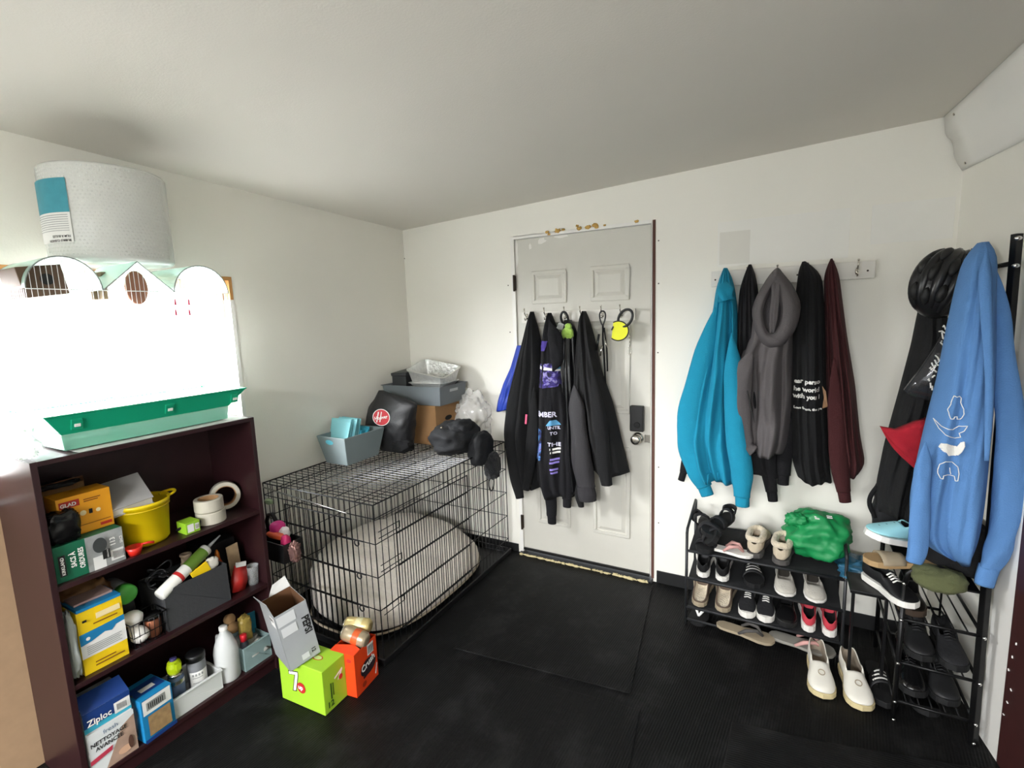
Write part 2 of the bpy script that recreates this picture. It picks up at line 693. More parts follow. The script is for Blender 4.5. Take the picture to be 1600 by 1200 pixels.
for k, (y, t) in enumerate([(-.10, .1), (-.06, .9), (-.6, .12), (-.62, .9), (-1.2, .1), (-1.2, .9)]):
    top = Vector((2.925 - 0.11 * y, y, cz(2.925 - .11 * y, y)))
    bot = Vector((wx(y), y, 2.118))
    p = top.lerp(bot, t)
    s_ = MB()
    s_.lathe([(0.0, 0.004), (0.005, 0.003), (0.006, 0)], 8, Matrix.Translation(p + Vector((-0.008, 0, -.004))) @ Euler((0, math.radians(-110), 0)).to_matrix().to_4x4())
    s_.build('screw', STEEL, tr)

mb = MB()
wall_y0, wall_y1 = -0.56, -0.68


def on_right(y, off, z):
    return Vector((wx(y) - off, y, z))


mb.ring_loft([[on_right(wall_y0, 0.018, z), on_right(wall_y1, 0.018, z), on_right(wall_y1, 0, z), on_right(wall_y0, 0, z)] for z in (0, 2.09)])
struct(mb.build('trim_2', WHITEP, bevel=0.002))
RED = mat('stained_door', '#3d1d1c', rough=0.45, var=0.3, vscale=25)
mb = MB()
mb.ring_loft([[on_right(-0.684, 0.022, z), on_right(-1.52, 0.022, z), on_right(-1.52, 0, z), on_right(-0.684, 0, z)] for z in (0.005, 2.05)])
d2 = struct(mb.build('door_2', RED, bevel=0.003))
mb = MB()
for i in range(6):
    mb.box(-0.002, 0.002, -0.004, 0.004, -0.001, 0.001, Matrix.Translation(on_right(-.70 - .012 * (i % 3), .023, .2 + .055 * i)) @ Euler((.3 * i, 0, 0)).to_matrix().to_4x4())
mb.build('paint_splash', WHITEP, d2)

# ------------------------------------------------------------------ door in the back wall
LX0, LX1, LZ0, LZ1 = 0.884, 1.722, 0.024, 2.053
LY = 0.008
door = thing('door_1', 'x', 'door', ((LX0 + LX1) / 2, LY, 0))
for k in ('label', 'category'):
    del door[k]
struct(door)
mb = MB()
mb.box(LX0, LX1, LY, LY + 0.044, LZ0, LZ1)
mb.build('leaf', DOORP, door, world=True, bevel=0.002)
zs = [(1.655, 1.855), (1.0, 1.52), (0.235, 0.80)]
for z0, z1 in zs:
    for x0, x1 in ((0.995, 1.225), (1.375, 1.605)):
        mb = MB()
        for a, b_, c_, d_ in ((x0, x1, z0, z0 + .022), (x0, x1, z1 - .022, z1), (x0, x0 + .022, z0 + .022, z1 - .022), (x1 - .022, x1, z0 + .022, z1 - .022)):
            mb.box(a, b_, LY - 0.009, LY + 0.001, c_, d_)
        pn = mb.build('panel_moulding', DOORP, door, world=True, bevel=0.006, bseg=3)
        mb = MB()
        i0 = 0.05
        q0 = [Vector((x, LY, z)) for x, z in ((x0 + i0 - .02, z0 + i0 - .02), (x1 - i0 + .02, z0 + i0 - .02), (x1 - i0 + .02, z1 - i0 + .02), (x0 + i0 - .02, z1 - i0 + .02))]
        q1 = [Vector((x, LY - .008, z)) for x, z in ((x0 + i0, z0 + i0), (x1 - i0, z0 + i0), (x1 - i0, z1 - i0), (x0 + i0, z1 - i0))]
        mb.ring_loft([q0, q1])
        mb.build('raised_panel', DOORP, door, world=True)
BRONZE = mat('old_bronze', '#3b3027', rough=0.5, metal=0.7)
for z in (1.79, 0.22):
    mb = MB()
    mb.tube([(LX0 - .004, -0.012, z - .05), (LX0 - .004, -0.012, z + .05)], 0.007, 8)
    mb.box(LX0 - .012, LX0 + .003, -0.012, 0.006, z - .045, z + .045)
    mb.build('hinge', BRONZE, door, world=True)
mb = MB()
mb.box(1.612, 1.690, -0.026, LY, 0.905, 1.055)
lk = mb.build('keypad_lock', BLACKP, door, world=True, bevel=0.006)
mb = MB()
mb.lathe([(0.0, 0.002), (0.016, 0.002), (0.018, 0)], 16, Matrix.Translation((1.655, -.0265, .945)) @ Euler((math.radians(90), 0, 0)).to_matrix().to_4x4())
mb.build('lock_cylinder', BLACKM, door, world=True)
KM = Matrix.Translation((1.652, LY, 0.862)) @ Euler((math.radians(90), 0, 0)).to_matrix().to_4x4()
mb = MB()
mb.lathe([(.034, 0), (.034, .006), (.024, .012), (.012, .016), (.012, .030), (.020, .036), (.029, .046), (.030, .056), (.024, .064), (.012, .067), (0.001, .067)], 24, KM)
kn = mb.build('door_knob', STEEL, door, world=True, smooth=True)
mb = MB()
mb.box(1.69, 1.722, LY - .004, LY, .84, .885)
mb.build('latch_plate', STEEL, door, world=True)
mb = MB()
mb.box(LX0, LX1, LY - .012, LY, .024, .038)
mb.build('door_sweep', BLACKP, door, world=True)
PEEL = mat('paint_patch', '#e9e6df', rough=0.6, var=0.03)
for (x, z, w_, h_, sd) in ((0.893, 1.98, .014, .12, 1), (1.07, 2.03, .03, .022, 2), (1.20, 2.045, .05, .010, 3), (.99, 2.005, .012, .02, 4)):
    rr = random.Random(sd)
    mb = MB()
    n = 12
    mb.add([(x + w_ * math.cos(6.283 * k / n) * rr.uniform(.6, 1.1), LY - .0008, z + h_ * math.sin(6.283 * k / n) * rr.uniform(.6, 1.1)) for k in range(n)], [tuple(range(n))])
    mb.v = [(max(LX0 + .001, p[0]), p[1], min(LZ1 - .001, p[2])) for p in mb.v]
    mb.build('bare_patch', PEEL, door, world=True)

# jambs, header, threshold
mb = MB()
mb.box(DX0 - 0.004, LX0 - 0.001, -0.006, 0.06, 0, DTOP)
mb.box(LX1 + 0.006, DX1 - .012, -0.006, 0.06, 0.035, DTOP)
mb.box(LX0 - 0.001, LX1 + .006, -0.006, 0.06, LZ1 + 0.003, DTOP)
tj = struct(mb.build('trim_3', WHITEP, bevel=0.0015))
mb = MB()
mb.box(DX1 - .011, DX1 + .004, -0.003, 0.05, 0.02, DTOP)
struct(mb.build('trim_4', mat('bare_stud', '#5b3a30', rough=0.8, var=0.3, vscale=30)))
rr = random.Random(4)
for px, py, w_ in ((855, 363, .010), (858, 366, .008), (871, 361, .015), (880, 359, .008), (905, 357, .012), (902, 353, .007), (919, 355, .013), (930, 352, .013), (932, 355, .010), (995, 346, .009), (945, 352, .006)):
    p = at(px, py, 'y', -0.004)
    lump(tj, 'foam_bead', p, (w_ * 1.3, .008, w_ * .8), FOAM, seed=rr.random() * 9, amp=.5, nu=12, nv=8, flatbottom=False)
mb = MB()
mb.box(LX0 - .02, DX1, -0.035, 0.05, 0, 0.012)
th_ = struct(mb.build('trim_5', BLACKP, bevel=0.002))
PALEF = mat('pale_foam', '#d8c99a', rough=.9, var=.25, vscale=60, bump=.4)
for k in range(34):
    x = 0.885 + k * 0.0252 + rr.uniform(-.008, .008)
    rw = rr.uniform(.010, .028)
    lump(th_, 'foam_bead', (x, -0.036 + rr.uniform(-.003, .004), .006), (rw, rr.uniform(.005, .011), rr.uniform(.005, .008)), PALEF, seed=k * 1.7, amp=.6, nu=12, nv=8, flatbottom=False)
# nail heads in the plaster board
for k, (px, py) in enumerate(((794, 446), (1029, 376), (1029, 443), (1028, 551), (1029, 730), (1029, 817), (797, 519), (632, 404))):
    p = at(px, py, 'y', 0)
    mb = MB()
    mb.lathe([(0.0, .0015), (.0035, .001), (.004, 0)], 8, Matrix.Translation(p) @ Euler((math.radians(90), 0, 0)).to_matrix().to_4x4())
    mb.build('nail_head', BRONZE, wb)
# plaster patches on the back wall above the rack
PLAS = mat('joint_compound', '#efede6', rough=0.85, var=0.02)
for (x0, x1, z0, z1) in ((2.06, 2.62, 1.80, 2.02), (2.70, 2.985, 1.85, 2.02)):
    mb = MB()
    mb.box(x0, x1, -0.0012, 0, z0, z1)
    mb.build('plaster_patch', PLAS, wb, bevel=.0008)
mb = MB()
mb.box(2.07, 2.21, -0.0018, 0, 1.81, 1.97)
mb.build('paint_sample_patch', mat('grey_patch', '#e3e0d7', rough=.8, var=.02), wb)

# tan panel added over the left wall, painting in its dim warm light
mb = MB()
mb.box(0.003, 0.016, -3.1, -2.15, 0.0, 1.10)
tag(mb.build('dim_wall_panel', mat('dim_wall_tan', '#a98b6c', rough=0.7, var=0.12, vscale=25), bevel=.002), 'tan panel added for the dim wall beside the dark bookshelf', 'board')

# rubber mats
def floor_mat(poly, z, label, ang, nm):
    mb = MB()
    mb.prism(poly, 0.0, z)
    o = mb.build('rubber_mat', rubber_mat(nm, '#050505', ang), bevel=0.002)
    tag(o, label, 'mat')


floor_mat([(0.95, -0.12), (1.757, -0.075), (1.862, -0.93), (1.02, -1.02)], 0.007, 'black ribbed rubber mat lying in front of the grey door', 0.12, 'rubber_door_mat')
floor_mat([(2.25, -0.90), (2.56, -0.85), (3.09, -0.72), (3.25, -2.2), (2.2, -2.3)], 0.007, 'black ribbed rubber mat beside the dark red door frame', 1.45, 'rubber_side_mat')
floor_mat([(1.0, -1.09), (1.92, -1.0), (2.1, -2.6), (0.9, -2.6)], 0.007, 'long black rubber mat running along the middle of the floor', 0.05, 'rubber_long_mat')

# ================================================================== bookshelf
SX0, SX1, SY0, SY1 = 0.022, 0.36, -2.216, -1.478
ZT, Z1, Z2, Z3 = 1.19, 0.775, 0.425, 0.07
shelf = thing('bookshelf', 'tall dark mahogany bookshelf with crowded shelves under the window', 'bookshelf', ((SX0 + SX1) / 2, (SY0 + SY1) / 2, 0))
for y0, y1 in ((SY0, SY0 + .018), (SY1 - .018, SY1)):
    mb = MB()
    mb.box(SX0, SX1, y0, y1, 0, ZT)
    mb.build('side_panel', DARKWOOD, shelf, world=True, bevel=.0015)
mb = MB()
mb.box(SX0, SX1, SY0 + .018, SY1 - .018, ZT - .016, ZT)
mb.build('top_panel', DARKWOOD, shelf, world=True, bevel=.0015)
for z in (Z1, Z2, Z3):
    mb = MB()
    mb.box(SX0 + .006, SX1 - .002, SY0 + .018, SY1 - .018, z - .018, z)
    mb.build('shelf_board', DARKWOOD, shelf, world=True, bevel=.0015)
mb = MB()
mb.box(SX1 - .03, SX1 - .012, SY0 + .018, SY1 - .018, 0, Z3 - .018)
mb.build('kick_board', DARKWOOD, shelf, world=True)
mb = MB()
mb.box(SX0, SX0 + .006, SY0 + .018, SY1 - .018, 0, ZT - .016)
mb.build('back_panel', DARKWOOD, shelf, world=True)
mb = MB()
mb.box(SX1 - .10, SX1 - .03, SY0 + .0182, SY0 + .0192, 1.02, 1.165)
mb.build('taped_paper', mat('paper_white', '#e6e6e8', rough=.8, var=.03), shelf, world=True)


def carton(name, label, cat, x0, x1, y0, y1, z0, z1, body, group=None, bevel=0.0012):
    """box on the shelf; returns (thing, Face on the room side)"""
    t = thing(name, label, cat, ((x0 + x1) / 2, (y0 + y1) / 2, z0), group=group)
    mb = MB()
    mb.box(x0, x1, y0, y1, z0, z1)
    mb.build('carton', body, t, world=True, bevel=bevel)
    f = Face(t, ((x1 - x0) / 2, -(y1 - y0) / 2, 0), (0, 1, 0), (0, 0, 1))
    return t, f, y1 - y0, z1 - z0


GREEN = mat('print_green', '#12694a', rough=.5)
SILVER = mat('print_grey', '#9a9c9a', rough=.5, var=.4, vscale=30)
REDP = mat('print_red', '#c22a28', rough=.5)
YEL = mat('print_yellow', '#f6cf16', rough=.5, var=.04)
AMBER = mat('print_amber', '#f0a41c', rough=.5, var=.05)
BLUE = mat('print_blue', '#1b7fb4', rough=.5, var=.15)
NAVY = mat('print_navy', '#173a7c', rough=.5, var=.1)
CYAN = mat('print_cyan', '#3fb0cc', rough=.5, var=.1)
PAPER = mat('paper', '#e9e8e4', rough=.8, var=.04)
TANSKIN = mat('print_tan', '#a98d7b', rough=.6, var=.3, vscale=25)

# --- top shelf
t, f, w, h = carton('trash_bag_box', 'green and grey box of trash bags lettered SACS À ORDURES', 'box', .10, .338, -2.192, -2.0, Z1, Z1 + .122, GREEN)
f.rect(.085, w, .0, h, SILVER)
f.rect(.10, .135, .0, .045, PAPER)
f.rect(.15, w - .004, .012, .05, PAPER, 'barcode_panel')
for i in range(9):
    f.rect(.157 + i * .0035, .1585 + i * .0035, .018, .044, BLACKINK, 'barcode_line')
f.rect(.125, .147, .03, .062, BLACKINK)
f.text('KIRKLAND', .1415, .033, .006, WHITEINK, rot=math.pi / 2)
f.rect(.008, .026, .022, .092, BLACKINK)
f.text('KIRKLAND', .0215, .026, .0125, WHITEINK, bold=.0002, rot=math.pi / 2)
f.text('SACS À', .052, .042, .020, WHITEINK, bold=.0006, rot=math.pi / 2, sx=.8)
f.text('ORDURES', .074, .030, .020, WHITEINK, bold=.0006, rot=math.pi / 2, sx=.8)
f.disc(.12, .085, .02, .026, mat('print_dark', '#3c3f3f', rough=.5, var=.4), 'printed_photo')
f.text('113', .163, .068, .021, WHITEINK, bold=.0006, rot=math.pi / 2)
f.text('SACS', .184, .07, .011, WHITEINK, bold=.0003, rot=math.pi / 2)

t, f, w, h = carton('glad_bag_box', 'orange yellow carton of kitchen bags standing on the green box', 'box', .20, .292, -2.150, -2.0, Z1 + .124, Z1 + .262, AMBER)
f.rect(.006, .061, .102, .125, mat('print_redbox', '#b82c1d', rough=.5))
f.text('GLAD', .0085, .107, .0165, WHITEINK, bold=.0006)
f.rect(.072, .12, .115, .118, mat('print_brown', '#7c4310', rough=.6))
f.rect(.072, .112, .108, .111, mat('print_brown', '#7c4310', rough=.6))
f.disc(.066, .072, .009, .009, mat('print_cream', '#f3dfa8', rough=.6))
f.rect(.082, .092, .064, .080, BLACKINK)
f.disc(.108, .07, .007, .007, mat('print_cream', '#f3dfa8', rough=.6))
f.rect(.045, .14, .030, .032, mat('print_brown', '#7c4310', rough=.6))
f.rect(.108, .142, .012, .022, mat('print_redbox', '#b82c1d', rough=.5))

t = thing('cardboard_tray', 'open brown cardboard tray with black bags behind the orange carton', 'box', (.10, -2.10, Z1))
mb = MB()
mb.box(.03, .096, -2.19, -2.0, Z1, Z1 + .26)
mb.build('carton', CARD, t, world=True, bevel=.001)
mb = MB()
mb.add([(.096, -2.19, Z1 + .26), (.15, -2.17, Z1 + .285), (.15, -2.02, Z1 + .29), (.096, -2.0, Z1 + .26)], [(0, 1, 2, 3)])
mb.build('flap', CARDIN, t, world=True, solid=.003)
lump(t, 'black_bag', (.13, -2.1, Z1 + .277), (.035, .075, .012), BLACKP, seed=3, amp=.2, crease=.15)

lump_thing('garbage_bag_roll', 'shiny black plastic bag roll slumped on the green box', 'bag roll', (.308, -2.150, Z1 + .175), (.032, .048, .052),
           mat('black_film', '#0c0c0d', rough=.25), seed=8, amp=.15, power=4, crease=.1)

# yellow pail
pc = Vector((.235, -1.888, Z1))
pail = thing('yellow_pail', 'bright yellow plastic tub holding a grey book', 'tub', pc)
YP = mat('yellow_plastic', '#efcf10', rough=.35, var=.04)
mb = MB()
mb.lathe([(.002, 0), (.070, 0), (.078, .01), (.088, .150), (.092, .150), (.094, .165), (.089, .165), (.084, .152), (.074, .012), (.002, .008)], 40, caps=False)
mb.build('body', YP, pail, smooth=True)
mb = MB()
mb.tube([(.03 * math.cos(a) * 1.0 + .0, .09 + .030 * math.sin(a) - .0, .160 + .006 * math.sin(a)) for a in np.linspace(-.4, math.pi + .4, 14)], .005, 8)
mb.build('handle', YP, pail, smooth=True)
mb = MB()
mb.lathe([(.0885, .138), (.0905, .138), (.0905, .143), (.0885, .143)], 40, caps=False)
mb.build('rim_band', mat('yellow_rim', '#d8b80c', rough=.4), pail, smooth=True)

BM = Matrix.Translation((.22, -1.935, Z1 + .200)) @ Euler((math.radians(8), math.radians(26), math.radians(-8))).to_matrix().to_4x4()
bk = thing('book', 'grey covered thick book tipped over in the yellow tub', 'book', (.22, -1.935, Z1 + .165))
mb = MB()
mb.box(-.075, .085, -.060, .072, .014, .017, BM)
mb.box(-.075, .085, -.060, .072, -.020, -.017, BM)
mb.box(-.075, .085, -.063, -.060, -.020, .017, BM)
mb.build('cover', mat('book_grey', '#a5a3a0', rough=.6, var=.12), bk, world=True)
mb = MB()
mb.box(-.072, .080, -.060, .068, -.017, .014, BM)
mb.build('page_block', mat('page_edge', '#dcdad2', rough=.8), bk, world=True)
t, f, w, h = carton('dark_carton', 'small dark maroon box wedged between the orange carton and grey book', 'box', .20, .252, -2.015, -1.985, Z1 + .0, Z1 + .24, mat('maroon_card', '#3b1d25', rough=.6))

SC = thing('red_scoop', 'red plastic scoop lying by the yellow tub', 'scoop', (.328, -1.968, Z1))
REDPL = mat('red_plastic', '#d8291d', rough=.35)
mb = MB()
mb.lathe([(.003, 0), (.018, 0), (.028, .03), (.026, .03), (.016, .004), (.003, .004)], 20, caps=False)
mb.build('cup', REDPL, SC, smooth=True)
mb = MB()
mb.tube([(.0, .024, .027), (.004, .045, .027), (.008, .062, .022)], .005, 8)
mb.build('handle', REDPL, SC, smooth=True)

t, f, w, h = carton('lime_box', 'small lime green and white box beside the tape rolls', 'box', .27, .335, -1.792, -1.738, Z1, Z1 + .045, mat('lime_card', '#93c42e', rough=.5))
f.rect(.006, .03, .006, .038, PAPER)
f.rect(.034, .05, .01, .035, PAPER)
for i in range(5):
    f.rect(.036 + i * .0026, .0372 + i * .0026, .014, .031, BLACKINK, 'barcode_line')

TAPE = mat('masking_tape', '#c2bcac', rough=.55, var=.12)


def tape_roll(label, M, R=.055, r=.036, hh=.05, group=None):
    t = thing('tape_roll', label, 'tape', M.translation, group=group)
    mb = MB()
    mb.lathe([(r + .003, 0), (R - .002, 0), (R, .003), (R, hh - .003), (R - .002, hh), (r + .003, hh)], 36, M)
    mb.lathe([(r + .003, hh), (r + .003, 0)], 36, M, caps=False)
    mb.f = [q for q in mb.f if len(q) < 30]
    mb.m = mb.m[:len(mb.f)]
    mb.build('tape', TAPE, t, world=True, smooth=False, bevel=.001)
    mb = MB()
    mb.lathe([(r + .0028, hh - .001), (r, hh - .001), (r, .001), (r + .0028, .001)], 36, M, caps=False)
    mb.build('core', CARD, t, world=True, smooth=True)


tape_roll('beige tape roll at the bottom of the upright pair', Matrix.Translation((.285, -1.665, Z1)))
tape_roll('beige tape roll lying on top of another tape roll', Matrix.Translation((.283, -1.667, Z1 + .052)), R=.054)
tape_roll('beige tape roll standing on its edge at the shelf end', Matrix.Translation((.19, -1.546, Z1 + .062)) @ Euler((0, math.radians(82), math.radians(-25))).to_matrix().to_4x4(), R=.060, r=.04)
mb = MB()
mb.tube([(.28 + .05 * math.sin(a), -1.80 + a * .03, Z1 + .012 + .02 * abs(math.sin(a * 1.5))) for a in np.linspace(0, 2.6, 18)], .005, 7)
tag(mb.build('black_cable', BLACKP, smooth=True), 'short black cable curled behind the lime box', 'cable')

# --- middle shelf
t, f, w, h = carton('yellow_blue_box', 'yellow box with blue wave print and white text lines', 'box', .17, .335, -2.160, -2.030, Z2, Z2 + .225, YEL)
f.rect(0, w, .06, .145, PAPER)
f.poly([(0, .12), (w, .135), (w, .155), (.06, .150), (0, .148)], BLUE)
f.poly([(0, .108), (.03, .112), (.07, .125), (.09, .118), (.11, .14), (0, .14)], BLUE)
f.disc(.022, .126, .006, .006, PAPER, 'emblem')
for i in range(5):
    f.rect(.014, .115 - .006 * (i % 2), .070 + i * .007, .0722 + i * .007, SILVER, 'printed_line')
f.rect(.012, .024, .188, .196, BLACKINK)
f.rect(.05, .12, .185, .205, mat('print_cream', '#f3dfa8', rough=.6))
f.rect(.04, .11, .170, .174, mat('print_brown', '#7c4310', rough=.6), 'printed_line')
f.rect(.03, .115, .022, .026, mat('print_brown', '#7c4310', rough=.6), 'printed_line')
f.rect(.03, .09, .034, .038, mat('print_brown', '#7c4310', rough=.6), 'printed_line')
mb = MB()
mb.box(.175, .337, -2.158, -2.032, Z2 + .2262, Z2 + .236)
mb.build('blue_flap', BLUE, t, world=True)
mb = MB()
mb.box(.215, .30, -2.15, -2.04, Z2 + .2362, Z2 + .243)
mb.build('folded_flap', mat('print_pinkgrey', '#b79a92', rough=.7), t, world=True)
lump_thing('clear_pouch', 'crinkled clear plastic pouch squeezed against the left side panel', 'pouch', (.30, -2.178, Z2 + .118), (.05, .013, .117),
           mat('clear_film', '#cfd6cf', rough=.2, alpha=.55, var=.2), seed=2, amp=.1, power=4, crease=.12)
lump_thing('brown_bag', 'brown paper bag crumpled behind the yellow box', 'bag', (.14, -2.09, Z2 + .14), (.10, .085, .139),
           mat('kraft_brown', '#6b4a28', rough=.7, var=.3), seed=5, amp=.2, power=3.5, crease=.1)
t = thing('green_lidded_can', 'grey can with bright green lid lying behind the yellow box', 'can', (.24, -2.0, Z2))
CM = Matrix.Translation((.135, -1.985, Z2 + .185)) @ Euler((0, math.radians(90), 0)).to_matrix().to_4x4()
mb = MB()
mb.lathe([(.03, 0), (.034, .003), (.034, .12), (.032, .122)], 24, CM)
mb.build('can', SILVER, t, world=True, smooth=True)
mb = MB()
mb.lathe([(.036, .10), (.036, .128), (.030, .135), (.001, .136)], 24, CM)
mb.build('lid', mat('green_plastic', '#54b548', rough=.4), t, world=True, smooth=True)
mb = MB()
mb.box(.04, .24, -2.02, -1.955, Z2, Z2 + .150)
tag(mb.build('dark_box', mat('dark_navy_box', '#15161d', rough=.6), bevel=.001), 'low dark box standing under the green lidded can', 'box')

WB = thing('wire_basket', 'black wire basket holding white light bulbs and a copper jar', 'basket', (.30, -1.955, Z2))
mb = MB()
bx0, bx1, by0, by1 = -.040, .035, -.055, .045
for z, g in ((.001, .0), (.045, .004), (.098, .008)):
    a = [(bx0 - g, by0 - g, z), (bx1 + g, by0 - g, z), (bx1 + g, by1 + g, z), (bx0 - g, by1 + g, z)]
    mb.tube(a, .0018 if z < .09 else .0026, 6, closed=True)
for k in range(7):
    y = by0 + (by1 - by0) * k / 6
    mb.tube([(bx1, y, .001), (bx1 + .004, y, .05), (bx1 + .008, y, .098)], .0012, 5)
    mb.tube([(bx0, y, .001), (bx0 - .008, y, .098)], .0012, 5)
    mb.tube([(bx0, y, .001), (bx1, y, .001)], .0012, 5)
for k in range(4):
    x = bx0 + (bx1 - bx0) * k / 3
    mb.tube([(x, by0, .001), (x, by0 - .008, .098)], .0012, 5)
    mb.tube([(x, by1, .001), (x, by1 + .008, .098)], .0012, 5)
mb.build('wire_frame', BLACKM, WB, smooth=True)
BULB = mat('bulb_white', '#e7e4de', rough=.3, var=.03)
for (x, y, z, rx, lab) in ((.310, -1.983, .038, .3, 'white light bulb at the bottom of the wire basket'), (.290, -1.988, .098, 1.2, 'white light bulb leaning out of the wire basket top')):
    t = thing('light_bulb', lab, 'light bulb', (x, y, Z2 + z - .03))
    M = Matrix.Translation((x, y, Z2 + z)) @ Euler((rx, -.7, 0)).to_matrix().to_4x4()
    mb = MB()
    mb.lathe([(.001, -.032), (.018, -.028), (.028, -.014), (.030, 0), (.027, .014), (.018, .030), (.014, .042)], 20, M)
    mb.build('globe', BULB, t, world=True, smooth=True)
    mb = MB()
    mb.lathe([(.013, .042), (.013, .060), (.006, .066), (.001, .067)], 14, M)
    mb.build('screw_base', STEEL, t, world=True, smooth=True)
t = thing('copper_jar', 'copper coloured shiny jar in the wire basket', 'jar', (.298, -1.932, Z2 + .004))
mb = MB()
mb.lathe([(.001, 0), (.026, 0), (.028, .004), (.028, .062), (.024, .068)], 24)
mb.build('jar', mat('copper', '#a4684e', rough=.3, metal=.7, var=.2), t, smooth=True)
mb = MB()
mb.lathe([(.027, .068), (.027, .082), (.001, .083)], 24)
mb.build('lid', BLACKP, t, smooth=True)

# charcoal bin
bin_ = thing('charcoal_bin', 'charcoal fabric storage bin with caulk tube and packets inside', 'bin', (.245, -1.775, Z2))
CHAR = mat('charcoal_board', '#37383a', rough=.75, var=.08, bump=.1)
mb = MB()
X0, X1, Y0, Y1 = -.105, .088, -.122, .124
for (a, b_, c_, d_) in ((X1 - .006, X1, Y0, Y1), (X0, X0 + .006, Y0, Y1), (X0 + .006, X1 - .006, Y0, Y0 + .006), (X0 + .006, X1 - .006, Y1 - .006, Y1)):
    mb.box(a, b_, c_, d_, 0, .165)
mb.box(X0, X1, Y0, Y1, 0, .005)
mb.build('bin_shell', CHAR, bin_, bevel=.002)
lump(bin_, 'dark_lining', (-.01, 0, .08), (.085, .11, .075), BLACKC, seed=3, amp=.1, power=5, world=False)

CT = thing('caulk_tube', 'white caulk tube with green and yellow label lying across the charcoal bin', 'tube', (.29, -1.80, Z2 + .165))
a, b_ = Vector((.318, -1.905, Z2 + .150)), Vector((.270, -1.690, Z2 + .235))
d = (b_ - a).normalized()
rot = d.to_track_quat('Z', 'Y').to_matrix().to_4x4()
M = Matrix.Translation(a) @ rot
L = (b_ - a).length
mb = MB()
mb.lathe([(.001, 0), (.022, 0), (.024, .004), (.024, L - .004), (.022, L)], 28, M)
mb.build('barrel', mat('tube_white', '#e9e7df', rough=.35), CT, world=True, smooth=True)
mb = MB()
mb.lathe([(.0246, L * .55), (.0246, L * .92)], 28, M, caps=False)
mb.build('label_band', mat('tube_green', '#5d7c2d', rough=.4, var=.3, vscale=30), CT, world=True, smooth=True)
mb = MB()
for k in range(6):
    mb.tube([M @ Vector((.0252 * math.cos(q), .0252 * math.sin(q), L * (.62 + .22 * (k % 2) + .02 * k))) for q in np.linspace(-2.3 + k * .25, -1.7 + k * .25, 5)], .0035, 5)
mb.build('label_print', YEL, CT, world=True)['kind'] = 'stuff'
mb = MB()
mb.lathe([(.0246, L * .34), (.0246, L * .40)], 28, M, caps=False)
mb.build('red_band', REDP, CT, world=True, smooth=True)
mb = MB()
mb.lathe([(.008, L), (.007, L + .015), (.003, L + .075), (.001, L + .076)], 12, M)
mb.build('nozzle', MILKY, CT, world=True, smooth=True)

t = thing('yellow_packet', 'yellow seed packet sticking out of the charcoal bin', 'packet', (.315, -1.74, Z2 + .15))
mb = MB()
mb.box(-.003, .003, -.035, .035, -.04, .045, Matrix.Rotation(.35, 4, 'X'))
mb.build('packet', YEL, t, bevel=.001)
lump_thing('white_spoon_rest', 'oval cream sponge poking out of the charcoal bin', 'sponge', (.305, -1.695, Z2 + .180), (.012, .026, .026), mat('cream_sponge', '#d8d3c6', rough=.8), seed=1, amp=.1)
t = thing('black_cables', 'tangle of black cables heaped in the charcoal bin', 'cables', (.26, -1.87, Z2 + .16))
mb = MB()
rr = random.Random(11)
for k in range(5):
    c0 = Vector((.255 + rr.uniform(-.02, .02), -1.868 + rr.uniform(-.02, .02), Z2 + .175 + .012 * k))
    ra = rr.uniform(.03, .045)
    mb.tube([c0 + Vector((.6 * ra * math.cos(q), ra * math.sin(q), .3 * ra * math.sin(q * 2 + k))) for q in np.linspace(0, 5.6, 20)], .004, 6)
mb.build('cable_loops', BLACKP, t, world=True, smooth=True)
t = thing('wooden_spool', 'pale wooden spool standing at the back of the charcoal bin', 'spool', (.19, -1.735, Z2 + .17))
mb = MB()
mb.lathe([(.001, -.01), (.022, -.01), (.022, .006), (.018, .010), (.018, .035), (.022, .039), (.022, .046), (.010, .046), (.010, .02), (.001, .02)], 20)
mb.build('spool', mat('pale_wood', '#c3ac90', rough=.6, var=.15), t, smooth=True)
mb = MB()
mb.box(.05, .20, -1.66, -1.53, Z2, Z2 + .21)
tag(mb.build('black_box', BLACKP, bevel=.003), 'plain black box at the back of the middle shelf', 'box')

t = thing('red_packet', 'red foil snack packet leaning at the right end of the middle shelf', 'packet', (.30, -1.578, Z2))
mb = MB()
M = Matrix.Translation((.305, -1.60, Z2)) @ Euler((math.radians(-14), math.radians(-6), 0)).to_matrix().to_4x4()
mb.ring_loft([[M @ Vector((.004 * s_, y, .002)) for s_, y in ((1, -.028), (1, .028), (-1, .028), (-1, -.028))],
              [M @ Vector((.016 * s_, y, .05)) for s_, y in ((1, -.030), (1, .030), (-1, .030), (-1, -.030))],
              [M @ Vector((.003 * s_, y, .115)) for s_, y in ((1, -.026), (1, .026), (-1, .026), (-1, -.026))]])
mb.build('foil_bag', mat('red_foil', '#c0302b', rough=.3, var=.15), t, world=True, smooth=True)
mb = MB()
mb.box(-.004, .004, -.022, .022, 0, .02, M @ Matrix.Translation((.005, 0, .108)))
mb.build('white_seal', PAPER, t, world=True)
t = thing('orange_bottle', 'orange glue bottle with orange cap behind the red packet', 'bottle', (.22, -1.625, Z2))
mb = MB()
mb.lathe([(.001, 0), (.020, 0), (.022, .01), (.022, .12), (.012, .145), (.009, .150)], 20)
mb.build('bottle', mat('orange_plastic', '#b4481c', rough=.35), t, smooth=True)
mb = MB()
mb.lathe([(.011, .150), (.009, .175), (.003, .19), (.001, .19)], 16)
mb.build('cap', mat('orange_cap', '#e8862a', rough=.4), t, smooth=True)
t = thing('paper_strip', 'tall tan paper strip with printed plants beside the orange bottle', 'paper', (.235, -1.555, Z2))
mb = MB()
